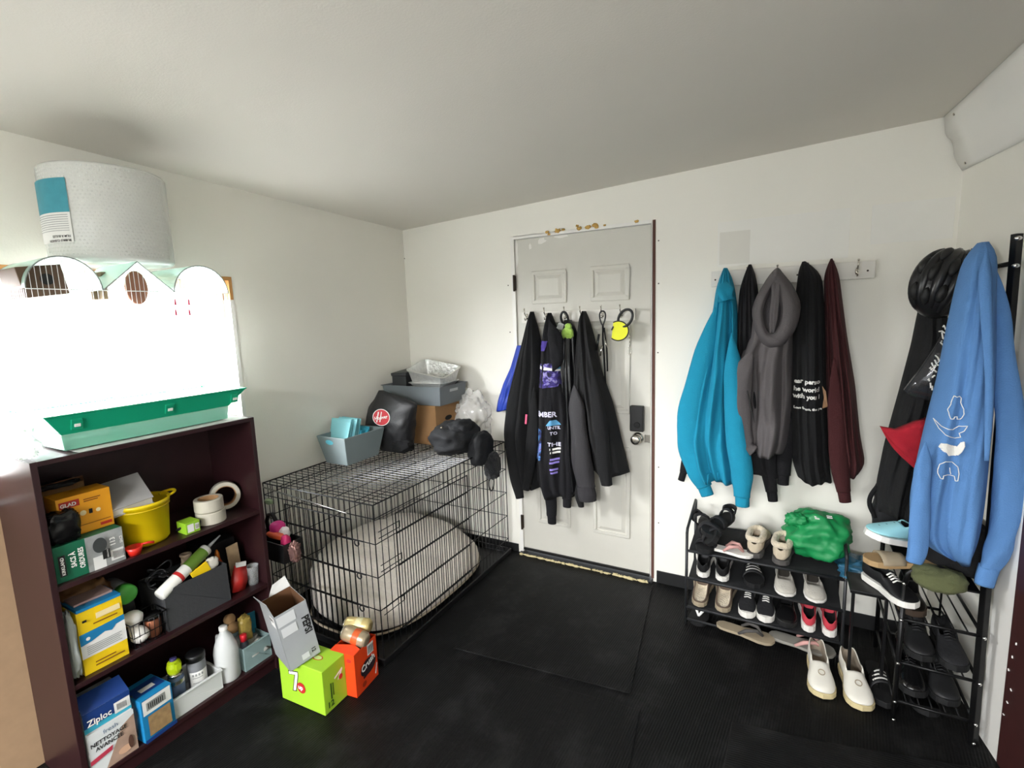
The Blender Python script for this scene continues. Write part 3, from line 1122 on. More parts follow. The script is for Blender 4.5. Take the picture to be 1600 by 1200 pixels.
mb.box(-.002, .002, -.026, .026, 0, .19, Matrix.Rotation(.06, 4, 'X'))
mb.build('strip', mat('tan_print', '#b49a78', rough=.7, var=.35, vscale=30), t)
t = thing('clear_cup', 'clear plastic cup at the right end of the middle shelf', 'cup', (.30, -1.525, Z2))
mb = MB()
mb.lathe([(.001, .001), (.020, 0), (.026, .085), (.028, .087), (.024, .084), (.018, .004), (.001, .004)], 24, caps=False)
mb.build('cup', CLEAR, t, smooth=True)

# --- bottom shelf
t, f, w, h = carton('ziploc_box', 'tall navy and white box of freezer bags with torn top', 'box', .20, .345, -2.190, -2.052, Z3, Z3 + .232, PAPER)
f.rect(0, w, .175, h, NAVY)
f.rect(0, w, .160, .178, CYAN)
f.rect(.088, w - .002, .172, .212, PAPER, 'barcode_panel')
for i in range(9):
    f.rect(.096 + i * .0032, .0975 + i * .0032, .182, .204, BLACKINK, 'barcode_line')
f.text('Ziploc', .008, .185, .032, WHITEINK, bold=.0007, sx=.85)
f.rect(0, w, 0, .158, mat('print_pale', '#d9dcdc', rough=.6, var=.1))
f.poly([(.04, 0), (w, 0), (w, .14), (.10, .12)], TANSKIN)
f.text('fresh', .045, .132, .022, mat('print_slate', '#56718a', rough=.6))
f.text('NETTOYAGE', .006, .106, .020, BLACKINK, bold=.0005, sx=.92)
f.text('AVANCÉE', .018, .086, .020, BLACKINK, bold=.0005, sx=.92)
f.poly([(.0, .046), (.062, .058), (.066, .075), (.0, .062)], mat('print_crimson', '#b9344b', rough=.6))
f.disc(.10, .030, .022, .014, mat('print_hand', '#d6ab8d', rough=.6), 'printed_photo')
f.disc(.118, .045, .008, .025, mat('print_shadow', '#56392c', rough=.6), 'printed_photo')
mb = MB()
mb.add([(.345, -2.19, Z3 + .232), (.345, -2.052, Z3 + .232), (.29, -2.055, Z3 + .272), (.29, -2.185, Z3 + .272)], [(0, 1, 2, 3)])
mb.build('top_flap', NAVY, t, world=True, solid=.0015)

t = thing('blue_pellet_box', 'blue box with clear window showing brown pellets', 'box', (.30, -1.985, Z3))
M = Matrix.Rotation(math.radians(4), 4, 'Z')
mb = MB()
mb.box(-.07, .058, -.052, .058, 0, .168, M)
mb.build('carton', BLUE, t, bevel=.0015)
R3 = M.to_3x3()
f = Face(t, R3 @ Vector((.058, -.052, 0)), R3 @ Vector((0, 1, 0)), (0, 0, 1))
f.rect(.006, .104, .105, .163, PAPER)
f.rect(.018, .085, .118, .15, SILVER, 'barcode_panel')
for i in range(8):
    f.rect(.024 + i * .0066, .027 + i * .0066, .124, .146, BLACKINK, 'barcode_line')
f.rect(.016, .094, .020, .100, mat('pellets', '#9a7c55', rough=.8, var=.5, vscale=60), 'window_print')
f.rect(0, .11, .0, .014, NAVY)
ft = Face(t, R3 @ Vector((.058, -.052, .168)), R3 @ Vector((0, 1, 0)), R3 @ Vector((-1, 0, 0)))
ft.rect(.004, .106, .03, .10, NAVY)
ft.rect(.03, .08, .045, .07, PAPER)
lump_thing('grey_bag', 'clear grey plastic bag squeezed between the bag box and pellet box', 'bag', (.27, -2.036, Z3 + .085), (.06, .010, .083),
           mat('grey_film', '#7b8084', rough=.25, alpha=.7), seed=4, amp=.15, power=4, crease=.1)

cb = thing('clear_bin', 'clear plastic shoe bin holding a spray can and canister', 'bin', (.27, -1.825, Z3))
mb = MB()
for (x0, x1, y0, y1) in ((.068, .072, -.095, .095), (-.10, -.096, -.095, .095), (-.096, .068, -.095, -.091), (-.096, .068, .091, .095)):
    mb.box(x0, x1, y0, y1, .003, .078)
mb.box(-.10, .072, -.095, .095, 0, .003)
mb.box(.066, .078, -.098, .098, .078, .084)
mb.box(-.106, -.094, -.098, .098, .078, .084)
mb.box(-.094, .066, -.100, -.089, .078, .084)
mb.box(-.094, .066, .089, .100, .078, .084)
mb.build('bin_shell', MILKY, cb, bevel=.0015)
sp = thing('spray_can', 'slate blue spray can with lime green trigger top', 'spray can', (.285, -1.875, Z3 + .004))
mb = MB()
mb.lathe([(.001, 0), (.028, 0), (.029, .004), (.029, .125), (.024, .140)], 24)
mb.build('can', mat('slate_blue', '#5b6d8a', rough=.35, metal=.2), sp, smooth=True)
mb = MB()
mb.lathe([(.0295, .108), (.030, .118), (.0295, .124)], 24, caps=False)
mb.lathe([(.025, .138), (.026, .146), (.022, .150), (.001, .150)], 24)
mb.build('silver_collar', STEEL, sp, smooth=True)
LIME = mat('lime_plastic', '#a8bd12', rough=.4)
mb = MB()
mb.lathe([(.020, .150), (.024, .158), (.026, .178), (.022, .196), (.012, .204), (.001, .205)], 20)
mb.box(-.006, .038, -.010, .010, .172, .198)
mb.build('trigger_top', LIME, sp, smooth=False, bevel=.002)
mb = MB()
mb.lathe([(.014, .196), (.012, .212), (.001, .214)], 14)
mb.build('violet_cap', mat('violet_plastic', '#34305e', rough=.5), sp, smooth=True)
cn = thing('wipes_canister', 'white labelled canister with black lid in the clear bin', 'canister', (.285, -1.795, Z3 + .004))
mb = MB()
mb.lathe([(.001, 0), (.033, 0), (.034, .004), (.034, .155), (.032, .158)], 28)
mb.build('canister', mat('canister_grey', '#74767a', rough=.4), cn, smooth=True)
mb = MB()
rows = [[(.0345 * math.cos(q), .0345 * math.sin(q), z) for q in np.linspace(-1.3, .9, 16)] for z in (.012, .115)]
mb.grid(rows)
mb.build('label', PAPER, cn, smooth=True)
mb = MB()
for k, z in enumerate((.03, .042, .054, .066, .088)):
    mb.grid([[(.0349 * math.cos(q), .0349 * math.sin(q), zz) for q in np.linspace(-1.0, .1 + .2 * (k % 2), 10)] for zz in (z, z + .003)])
for k in range(4):
    q0 = -1.0 + k * .32
    mb.grid([[(.0349 * math.cos(q), .0349 * math.sin(q), zz) for q in (q0, q0 + .1, q0 + .2)] for zz in (.097, .107)])
mb.build('label_print', SILVER, cn)['kind'] = 'stuff'
mb = MB()
mb.lathe([(.036, .156), (.036, .178), (.032, .184), (.001, .184)], 28)
mb.build('lid', BLACKP, cn, smooth=True)

jug = thing('vinegar_jug', 'translucent white plastic jug with white cap half full', 'jug', (.30, -1.680, Z3))
mb = MB()
prof = [(.001, 0), (.044, 0), (.048, .006), (.048, .125), (.044, .150), (.030, .190), (.016, .212), (.014, .225)]
mb.lathe(prof, 32)
mb.build('jug_body', MILKY, jug, smooth=True)
mb = MB()
mb.lathe([(.001, .004), (.044, .004), (.0455, .01), (.0455, .085), (.001, .085)], 32)
mb.build('liquid', mat('vinegar', '#c7c8c4', rough=.1, alpha=.6), jug, smooth=True)
mb = MB()
mb.lathe([(.016, .222), (.017, .224), (.017, .238), (.015, .240), (.001, .240)], 20)
mb.build('cap', WHITEP, jug, smooth=True)
mb = MB()
mb.tube([(-.030, .0, .185), (-.052, .0, .178), (-.058, 0, .150), (-.052, 0, .12), (-.046, 0, .112)], .008, 10)
mb.build('handle', MILKY, jug, smooth=True)

tub = thing('clear_tub', 'clear teal tinted plastic tub full of odds and ends', 'tub', (.27, -1.567, Z3))
TEAL = mat('teal_clear', '#9fb9b8', rough=.2, alpha=.55)
mb = MB()
a0, a1, b0, b1 = -.10, .072, -.062, .066
for (x0, x1, y0, y1) in ((a1 - .003, a1, b0, b1), (a0, a0 + .003, b0, b1), (a0 + .003, a1 - .003, b0, b0 + .003), (a0 + .003, a1 - .003, b1 - .003, b1)):
    mb.box(x0, x1, y0, y1, 0, .105)
mb.box(a0, a1, b0, b1, 0, .003)
mb.box(a1 - .004, a1 + .006, b0 - .004, b1 + .004, .105, .110)
mb.build('tub_shell', TEAL, tub, bevel=.001)
lump(tub, 'crumpled_papers', (-.01, 0, .05), (.075, .055, .046), mat('odds_paper', '#a7aaa2', rough=.6, var=.4, vscale=40), seed=6, amp=.2, power=4, crease=.2, world=False)
t = thing('red_capped_bottle', 'small dark bottle with red cap in the clear tub', 'bottle', (.315, -1.607, Z3 + .06))
mb = MB()
mb.lathe([(.001, 0), (.018, 0), (.018, .055), (.012, .07), (.012, .072)], 18)
mb.build('bottle', mat('dark_label', '#2b2b31', rough=.4), t, smooth=True)
mb = MB()
mb.lathe([(.0183, .012), (.0183, .03)], 18, caps=False)
mb.build('label_band', PAPER, t, smooth=True)
mb = MB()
mb.lathe([(.014, .070), (.014, .098), (.012, .1), (.001, .1)], 18)
mb.build('cap', mat('red_cap', '#c01f2a', rough=.35), t, smooth=True)
CORK = mat('cork', '#b08a5e', rough=.85, var=.25, vscale=60)
for (x, y, z, rx, lab) in ((.22, -1.625, .155, .9, 'round cork piece lying lowest behind the jug'), (.205, -1.597, .195, 1.2, 'round cork piece topmost behind the jug'), (.235, -1.60, .165, .6, 'round cork piece between two others behind the jug')):
    M = Matrix.Translation((x, y, Z3 + z)) @ Euler((.2, rx, .3)).to_matrix().to_4x4()
    mb = MB()
    mb.lathe([(.001, -.014), (.020, -.014), (.023, -.010), (.023, .010), (.020, .014), (.001, .014)], 20, M)
    tag(mb.build('cork_piece', CORK, smooth=True), lab, 'cork')
lump_thing('snack_bag', 'yellow and brown printed snack bag in the clear tub', 'bag', (.275, -1.572, Z3 + .155), (.018, .026, .062), mat('snack_print', '#a79048', rough=.35, var=.5, vscale=50), seed=9, amp=.1, power=4, crease=.12)
t = thing('blue_folder', 'blue paper card sticking up at the end of the clear tub', 'card', (.235, -1.528, Z3 + .06))
mb = MB()
mb.box(-.0015, .0015, -.028, .030, 0, .13, Matrix.Rotation(-.15, 4, 'X'))
mb.build('card', mat('card_teal', '#2c86a3', rough=.6), t)

# ================================================================== bird cage on the shelf
bc = thing('bird_cage', 'wide white wire bird cage with green tray on the bookshelf', 'bird cage', (.19, -1.83, ZT))
TRAYM = mat('green_tray', '#17a279', rough=.3, var=.06)
TRAYP = mat('green_tray_base', '#79c0a4', rough=.3, alpha=.9, var=.05)
cx0, cx1, cy0, cy1 = .035, .318, -2.145, -1.505
mb = MB()
z0 = ZT + .006


def rect(x0, x1, y0, y1, z, g=0):
    return [Vector((x0 - g, y0 - g, z)), Vector((x1 + g, y0 - g, z)), Vector((x1 + g, y1 + g, z)), Vector((x0 - g, y1 + g, z))]


mb.ring_loft([rect(cx0 + .02, cx1 - .01, cy0 + .035, cy1 - .055, z0), rect(cx0 + .02, cx1 - .004, cy0 + .03, cy1 - .05, z0 + .055)])
mb.build('tray_base', TRAYP, bc, world=True, bevel=.003)
mb = MB()
mb.ring_loft([rect(cx0 + .02, cx1 - .004, cy0 + .03, cy1 - .05, z0 + .055), rect(cx0, cx1 + .018, cy0 - .012, cy1 + .018, z0 + .118),
              rect(cx0, cx1 + .022, cy0 - .016, cy1 + .022, z0 + .120), rect(cx0, cx1 + .022, cy0 - .016, cy1 + .022, z0 + .124),
              rect(cx0, cx1 + .012, cy0 - .006, cy1 + .012, z0 + .122), rect(cx0 + .022, cx1 - .006, cy0 + .033, cy1 - .053, z0 + .06)], True, True)
tr_ = mb.build('tray', TRAYM, bc, world=True)
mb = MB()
mb.box(cx0 + .004, cx1 + .006, cy0 + .002, cy1 + .004, z0 + .112, z0 + .116)  # white sheet added to give the tray inside its overexposed brightness
mb.build('overexposed_liner', PAPER, bc, world=True)
for yy in (cy0 + .07, -1.79, cy1 - .03):
    mb = MB()
    M = Matrix.Translation((cx1 + .009, yy, z0 + .085)) @ Matrix.Rotation(.32, 4, 'Y')
    mb.box(-.003, .004, -.016, .016, -.018, .020, M)
    o = mb.build('latch', TRAYM, bc, world=True, bevel=.002)
    mb = MB()
    mb.box(.004, .007, -.008, .008, -.006, .004, M)
    mb.build('latch_clip', WHITEINK, o, world=True)
WIRE = mat('white_wire', '#f3f4f2', rough=.35, var=.02)
GWIRE = mat('grey_arch_wire', '#8f9894', rough=.4)
ROOFP = mat('pale_green_roof', '#bfe0d2', rough=.3, alpha=.6)
zt0 = z0 + .12
zt1 = 1.722


def roof(y):
    """height of the cage front above zt1 at y: vault, gable, vault"""
    if y < -1.945:
        c, r_ = -2.045, .10
        q = 1 - ((y - c) / r_) ** 2
        return .105 * math.sqrt(max(0, q))
    if y < -1.715:
        return max(0.0, .105 * (1 - abs(y + 1.83) / .115))
    c, r_ = -1.61, .105
    q = 1 - ((y - c) / r_) ** 2
    return .105 * math.sqrt(max(0, q))


mb = MB()
ys = np.linspace(cy0, cy1, 46)
for x in (cx1, cx0):
    for y in ys:
        mb.tube([(x, y, zt0), (x, y, zt1 + roof(y))], .0009, 4)
    for z in np.arange(zt0 + .05, zt1, .062):
        mb.tube([(x, cy0, z), (x, cy1, z)], .0009, 4)
    mb.tube([(x, cy0, zt0), (x, cy1, zt0)], .002, 6)
    mb.tube([(x, cy0, zt1), (x, cy1, zt1)], .0016, 6)
for y in (cy0, cy1):
    for x in np.linspace(cx0, cx1, 20):
        mb.tube([(x, y, zt0), (x, y, zt1)], .0009, 4)
    for z in np.arange(zt0 + .05, zt1, .062):
        mb.tube([(cx0, y, z), (cx1, y, z)], .0009, 4)
mb.build('wire_body', WIRE, bc, world=True)
for a, b_ in ((-2.145, -1.945), (-1.945, -1.715), (-1.715, -1.505)):
    yy = [a + (b_ - a) * (0.5 - 0.5 * math.cos(math.pi * k / 20)) for k in range(21)]
    if a == -1.945:
        yy = [a + .0001, -1.83, b_ - .0001]
    yy = [min(max(y, a + 1e-5), b_ - 1e-5) for y in yy]
    for x in (cx1, cx0):
        mb = MB()
        mb.tube([(x, y, zt1 + roof(y)) for y in yy], .0022, 6)
        mb.build('roof_arch', GWIRE, bc, world=True)
    mb = MB()
    mb.grid([[Vector((x, y, zt1 + roof(y) + .001)) for y in yy] for x in (cx0, (cx0 + cx1) / 2, cx1)])
    mb.build('roof_panel', ROOFP, bc, world=True, solid=.001)
PINK = mat('pink_red', '#b3163f', rough=.4)
for (y, z) in ((-1.72, 1.685), (-1.67, 1.685), (-1.722, 1.645), (-1.672, 1.645)):
    mb = MB()
    mb.tube([(cx1 + .004, y, z - .012), (cx1 + .004, y, z + .010)], [.004, .0025], 8)
    mb.build('red_clip', PINK, bc, world=True)
mb = MB()
M = Matrix.Translation((cx1 - .018, -1.835, 1.735)) @ Euler((0, math.radians(90), math.radians(0))).to_matrix().to_4x4()
mb.lathe([(.001, -.006), (.058, -.006), (.060, -.003), (.060, .003), (.058, .006), (.001, .006)], 32, M, sy=.60)
tag(mb.build('wooden_disc', mat('toy_wood', '#9a6a52', rough=.7, var=.2, vscale=30), bevel=.001), 'oval brown wooden disc hanging inside the bird cage', 'perch')
mb = MB()
mb.box(.10, .16, -1.88, -1.862, 1.70, 1.80)
mb.box(.10, .12, -1.90, -1.882, 1.70, 1.79)
tag(mb.build('wooden_wedge', mat('toy_wood_dark', '#6f5b43', rough=.7, var=.2), bevel=.003), 'narrow brown wood block hanging beside the oval disc', 'perch')
nb = thing('nest_box', 'dark brown wooden nest box at the top of the bird cage', 'nest box', (.22, -2.10, 1.70))
mb = MB()
mb.box(-.07, .07, -.04, .075, 0, .095, Matrix.Rotation(.15, 4, 'X'))
mb.build('box', mat('nest_wood', '#5d4735', rough=.7, var=.25), nb, bevel=.002)
mb = MB()
mb.lathe([(.018, .0705), (.001, .0712)], 18, Matrix.Translation((0, .02, .055)) @ Matrix.Rotation(math.pi / 2, 4, 'Y'))
mb.build('entrance_hole', BLACKINK, nb)
lump_thing('seed_bag', 'clear plastic bag crumpled at the end of the green cage tray', 'bag', (.27, -2.20, ZT + .052), (.07, .035, .050), mat('clear_film2', '#e4ece4', rough=.15, alpha=.5), seed=12, amp=.25, crease=.3)
mb = MB()
mb.box(.05, .352, -2.09, -1.50, ZT + .0005, ZT + .0015)
tag(mb.build('paper_sheet', PAPER), 'white paper sheet lying under the green cage tray', 'paper')

# bubble wrap roll standing on the cage roof
roll = thing('bubble_wrap_roll', 'large roll of clear bubble wrap standing on the bird cage', 'bubble wrap', (.165, -1.83, zt1 + .107))
BUB = mat('bubble_wrap', '#e8e9e4', rough=.22, alpha=.82, var=.05)
Rr, Hh = .186, .318
mb = MB()
mb.lathe([(.04, .0), (Rr - .006, 0), (Rr, .008), (Rr, Hh - .008), (Rr - .006, Hh), (.04, Hh)], 64, caps=True)
mb.build('roll', BUB, roll, smooth=True)
# rows of bubbles on the visible side
bb = MB()
for i in range(26):
    z = .014 + i * .0116
    for k in range(34):
        q = math.radians(-95 + k * 4.0 + (2.0 if i % 2 else 0))
        c0 = Vector((Rr * math.cos(q), Rr * math.sin(q), z))
        nrm = Vector((math.cos(q), math.sin(q), 0))
        tv = Vector((-math.sin(q), math.cos(q), 0))
        ring = [c0 + (tv * math.cos(a) + Vector((0, 0, 1)) * math.sin(a)) * .0044 for a in np.linspace(0, 2 * math.pi, 6, endpoint=False)]
        tip = c0 + nrm * .0022
        bb.add(ring + [tip], [(j, (j + 1) % 6, 6) for j in range(6)])
o = bb.build('bubbles', BUB, roll, smooth=True)
o['kind'] = 'stuff'


def on_roll(a, z, off=.001):
    return Vector(((Rr + off) * math.cos(a), (Rr + off) * math.sin(a), z))


a0, a1 = math.radians(-106), math.radians(-56)
mb = MB()
mb.grid([[on_roll(a, z, .004) for a in np.linspace(a0, a1, 12)] for z in (.055, .152)])
lb = mb.build('label', PAPER, roll, smooth=True)
mb = MB()
mb.grid([[on_roll(a, z, .004) for a in np.linspace(a0, a1, 12)] for z in (.152, .262)])
mb.build('label_header', mat('label_teal', '#3c93a3', rough=.5, var=.15, vscale=50), roll, smooth=True)


def roll_text(body, size, z, material, bold=0):
    vv, ff = text_polys(body, size, bold)
    mb = MB()
    # printed upside down
    mb.add([on_roll(a1 - .035 - x / Rr, z - y, .005) for x, y, _ in vv], ff)
    mb.build('lettering', material, lb)


roll_text('BUBBLE CUSHION', .0105, .064, BLACKINK, .0002)
roll_text('FILM À BULLES', .0105, .078, BLACKINK, .0002)
mb = MB()
for i in range(8):
    z = .092 + i * .0072
    mb.grid([[on_roll(a, zz, .0052) for a in np.linspace(a0 + .04 + .03 * (i % 3), a1 - .04, 8)] for zz in (z, z + .002)])
mb.build('printed_line', SILVER, lb)['kind'] = 'stuff'

# ================================================================== dog crate
KX0, KX1, KY0, KY1, KZ0, KZ1 = 0.035, 0.800, -1.256, -0.064, 0.012, 0.776
crate = thing('dog_crate', 'large black wire dog crate in the corner', 'dog crate', ((KX0 + KX1) / 2, (KY0 + KY1) / 2, 0))
CRW = mat('crate_wire', '#303032', rough=0.3, metal=0.9, var=0.05)


def wire_panel(name, o, u, v, lu, lv, nu, vs_, r=.0021, heavy=True):
    """panel of straight wires: nu wires along v, horizontals at vs_ (distances along v)"""
    o, u, v = Vector(o), Vector(u), Vector(v)
    mb = MB()
    for k in range(nu + 1):
        p = o + u * (lu * k / nu)
        mb.tube([p, p + v * lv], r, 5)
    for d in vs_:
        p = o + v * d
        mb.tube([p, p + u * lu], r * 1.15, 5)
    if heavy:
        mb.tube([o, o + u * lu, o + u * lu + v * lv, o + v * lv], r * 1.7, 6, closed=True)
    return mb.build(name, CRW, crate, world=True)


hz = [.10, .26, .42, .58, .70]
wire_panel('side_panel', (KX1, KY0, KZ0), (0, 1, 0), (0, 0, 1), KY1 - KY0, KZ1 - KZ0, 30, hz)
wire_panel('side_panel', (KX0, KY0, KZ0), (0, 1, 0), (0, 0, 1), KY1 - KY0, KZ1 - KZ0, 30, hz)
wire_panel('end_panel', (KX0, KY0, KZ0), (1, 0, 0), (0, 0, 1), KX1 - KX0, KZ1 - KZ0, 21, hz)
wire_panel('end_panel', (KX0, KY1, KZ0), (1, 0, 0), (0, 0, 1), KX1 - KX0, KZ1 - KZ0, 21, hz)
wire_panel('top_panel', (KX0, KY0, KZ1), (0, 1, 0), (1, 0, 0), KY1 - KY0, KX1 - KX0, 38, [.13, .26, .39, .52, .65])
wire_panel('end_door', (KX0 + .17, KY0 - .008, KZ0 + .10), (1, 0, 0), (0, 0, 1), .46, .58, 13, [.16, .32, .48], r=.0023)
wire_panel('side_door', (KX1 + .008, KY0 + .13, KZ0 + .10), (0, 1, 0), (0, 0, 1), .60, .58, 15, [.16, .32, .48], r=.0023)
for z in (.28, .44, .60):
    mb = MB()
    mb.tube([(KX0 + .30, KY0 - .013, z), (KX1 - .10, KY0 - .013, z), (KX1 - .06, KY0 - .013, z)], .003, 6)
    mb.tube([(KX1 - .10 + .014 * math.cos(q), KY0 - .016, z - .012 + .014 * math.sin(q)) for q in np.linspace(1.2, 7.0, 12)], .003, 6)
    mb.build('latch', CRW, crate, world=True, smooth=True)
for y, z in ((KY0 + .05, .25), (KY0 + .05, .46), (KY0 + .05, .62)):
    mb = MB()
    mb.tube([(KX1 + .013, KY0 + .01, z), (KX1 + .013, KY0 + .15, z), (KX1 + .013, KY0 + .15, z + .03), (KX1 + .013, KY0 + .01, z + .03)], .0022, 6)
    mb.build('latch', CRW, crate, world=True)
mb = MB()
mb.tube([(KX0 + .02, KY0 - .014, KZ1 - .015), (KX1 - .25, KY0 - .014, KZ1 - .05), (KX1 - .15, KY0 - .014, KZ1 - .055)], .004, 6)
mb.build('carry_bar', mat('plated_wire', '#b9b9b6', rough=.25, metal=.9), crate, world=True, smooth=True)
mb = MB()
g = .012
mb.ring_loft([rect(KX0 - .0, KX1 + g, KY0 - g, KY1 + g, .005), rect(KX0 - .004, KX1 + g + .004, KY0 - g - .004, KY1 + g + .004, .040),
              rect(KX0 + .006, KX1 + g - .006, KY0 - g + .006, KY1 + g - .006, .040), rect(KX0 + .010, KX1 + g - .010, KY0 - g + .010, KY1 + g - .010, .010)])
mb.build('tray', BLACKP, crate, world=True, bevel=.003)

# plush bed
bed = thing('dog_bed', 'cream plush oval dog bed inside the wire crate', 'dog bed', (.415, -.68, .013))
FLEECE = mat('cream_fleece', '#e9e0d4', rough=.95, var=.12, vscale=60, bump=.7, bscale=70, sheen=.3)
cx_, cy_ = 0.0, 0.0
rows = []
NV = 26
for i in range(NV + 1):
    v = -math.pi / 2 + math.pi * i / NV
    row = []
    for j in range(64):
        u = 2 * math.pi * j / 64
        cu, su = math.cos(u), math.sin(u)
        pu = lambda q, e: math.copysign(abs(q) ** e, q)
        dx, dy = pu(cu, .72), pu(su, .72)
        cv = pu(math.cos(v), .45)
        dz = pu(math.sin(v), .6)
        x, y = dx * cv * .352, dy * cv * .535
        # highest against the wall at the left, low towards the door
        top = .225 - .135 * (x / .352) - .03 * (y / .535)
        hh = top / 2
        z = hh + dz * hh
        q = Vector((x * 5, y * 5, dz * 1.2))
        w = .022 * noise.noise(q) + .010 * noise.noise(q * 2.6)
        if dz > .2:
            z += w
        row.append(Vector((x * (1 + .25 * w), y, max(.004, z))))
    rows.append(row)
mb = MB()
mb.ring_loft(rows)
mb.build('cushion', FLEECE, bed, smooth=True)
mb = MB()
mb.tube([(math.copysign(abs(math.cos(u)) ** .72, math.cos(u)) * .356, math.copysign(abs(math.sin(u)) ** .72, math.sin(u)) * .54, .03) for u in np.linspace(0, 2 * math.pi, 60, endpoint=False)], .006, 6, closed=True)
mb.build('piping', mat('bed_piping', '#a89a86', rough=.9), bed, smooth=True)

# black caddy with toys hooked on the crate end
cd = thing('toy_caddy', 'small black caddy hooked on the crate end', 'caddy', (.225, -1.345, .47))
mb = MB()
w_, d_ = .13, .055
for (x0, x1, y0, y1) in ((-w_, w_, -d_, -d_ + .004), (-w_, w_, d_ - .004, d_), (-w_, -w_ + .004, -d_ + .004, d_ - .004), (w_ - .004, w_, -d_ + .004, d_ - .004)):
    mb.box(x0, x1, y0, y1, 0, .09)
mb.box(-w_, w_, -d_, d_, -.004, 0)
mb.build('caddy_body', BLACKP, cd, bevel=.003)
mb = MB()
mb.tube([(-.10, .035, .085), (-.10, .030, .14), (-.08, .028, .175), (-.05, .030, .185), (-.035, .035, .15), (-.04, .035, .10)], .010, 8)
mb.build('hook_handle', BLACKP, cd, smooth=True)
TOYS = [('pink_ball', 'hot pink ball with white side in the black caddy', 'ball', (.235, -1.335, .60), (.034, .034, .034), '#d8368a'),
        ('orange_toy', 'orange rubber bone toy lying over the black caddy', 'toy', (.255, -1.362, .577), (.062, .018, .016), '#e0603a'),
        ('magenta_toy', 'magenta rope toy hanging at the caddy corner', 'toy', (.325, -1.362, .552), (.024, .020, .040), '#b3245a'),
        ('white_toy', 'white plush toy tucked under the pink ball', 'toy', (.275, -1.33, .582), (.026, .024, .028), '#e6dfdc')]
for k, (n_, l_, c_, p_, s_, h_) in enumerate(TOYS):
    lump_thing(n_, l_, c_, p_, s_, mat('toy_' + n_, h_, rough=.5), seed=k * 2.2, amp=.12 if k else .02, nu=24, nv=16, flatbottom=False)
lump_thing('foil_bag', 'shiny pink lined foil pouch drooping from the caddy corner', 'pouch', (.375, -1.355, .515), (.022, .022, .045), mat('rose_foil', '#a07a74', rough=.2, metal=.6, var=.3), seed=7, amp=.2, crease=.3, power=3.5)
lump_thing('green_leash_clip', 'pale green plastic clip fixed to the crate wires', 'clip', (.115, -1.287, .70), (.026, .012, .014), mat('sage_plastic', '#93a882', rough=.5), seed=3, amp=.3, nu=20, nv=12, flatbottom=False)


# ================================================================== soda cartons on the floor
def soda_box(name, label, loc, rotz, size, body, tilt=None):
    t = thing(name, label, 'box', loc, rot=(tilt[0], tilt[1], rotz) if tilt else (0, 0, rotz))
    return t


LIMEC = mat('seven_lime', '#a3d136', rough=.4, var=.05)
# lime carton: length along its local x
t7 = thing('lime_soda_box', 'lime green 12-can soda carton standing on the floor', 'box', (.665, -1.535, .001), rotz=math.radians(3))
mb = MB()
mb.box(-.125, .125, -.062, .062, 0, .195)
mb.build('carton', LIMEC, t7, bevel=.003)
f = Face(t7, (-.125, -.062, 0), (1, 0, 0), (0, 0, 1))
DKG = mat('dark_green_ink', '#335b1e', rough=.5)
f.poly([(.055, .148), (.113, .158), (.113, .138), (.094, .062), (.070, .058), (.090, .136), (.055, .130)], BLACKINK, 'numeral_outline')
f.poly([(.059, .145), (.110, .154), (.110, .139), (.091, .066), (.076, .063), (.095, .139), (.059, .133)], WHITEINK, 'numeral')
f.disc(.125, .088, .024, .024, REDP)
f.text('up', .108, .082, .028, WHITEINK, bold=.001)
f = Face(t7, (.125, -.062, 0), (0, 1, 0), (0, 0, 1))
f.poly([(.060, .128), (.105, .148), (.106, .138), (.088, .108), (.076, .106), (.093, .134), (.062, .121)], WHITEINK, 'numeral')
f.disc(.094, .112, .010, .012, REDP)
f.rect(.035, .042, .05, .12, DKG, 'printed_line')
f.rect(.047, .052, .06, .115, DKG, 'printed_line')
f.text('12', .012, .022, .036, DKG, bold=.0012, rot=0)
f = Face(t7, (-.125, -.062, .195), (1, 0, 0), (0, 1, 0))
f.disc(.165, .06, .026, .014, REDP)
f.disc(.165, .06, .022, .011, mat('pale_lime', '#cbe58b', rough=.5))

# orange carton, top torn open, two cans inside
OR = mat('crush_orange', '#e8451a', rough=.4, var=.06)
toc = thing('orange_soda_box', 'orange 12-can soda carton with torn open top beside the crate', 'box', (.765, -1.395, .001), rotz=math.radians(8))
mb = MB()
a_, b_, h_ = .062, .075, .195
for (x0, x1, y0, y1) in ((a_ - .0015, a_, -b_, b_), (-a_, -a_ + .0015, -b_, b_), (-a_, a_, -b_, -b_ + .0015), (-a_, a_, b_ - .0015, b_)):
    mb.box(x0, x1, y0, y1, 0, h_)
mb.box(-a_, a_, -b_, b_, 0, .002)
mb.build('carton', OR, toc)
mb = MB()
mb.add([(-a_, -b_, h_), (a_, -b_, h_), (a_, -.035, h_ + .004), (.02, -.02, h_ + .006), (-a_, -.04, h_ + .003)], [(0, 1, 2, 3, 4)])
mb.build('top_flap', OR, toc, solid=.0015)
f = Face(toc, (a_, -b_, 0), (0, 1, 0), (0, 0, 1))
f.rect(.085, .128, .135, .185, PAPER, 'barcode_panel')
for i in range(7):
    f.rect(.09 + i * .005, .0925 + i * .005, .142, .178, BLACKINK, 'barcode_line')
f.disc(.080, .095, .052, .036, mat('crush_navy', '#2a1c22', rough=.5))
f.text('Crush', .036, .088, .042, WHITEINK, bold=.0014, rot=.22, sx=.88)
f.poly([(.04, .066), (.115, .082), (.113, .070), (.045, .056)], mat('crush_navy', '#2a1c22', rough=.5))
f.disc(.045, .035, .014, .012, mat('crush_deep', '#a22d10', rough=.5))
f.poly([(.118, .03), (.132, .075), (.136, .070), (.124, .026)], WHITEINK)
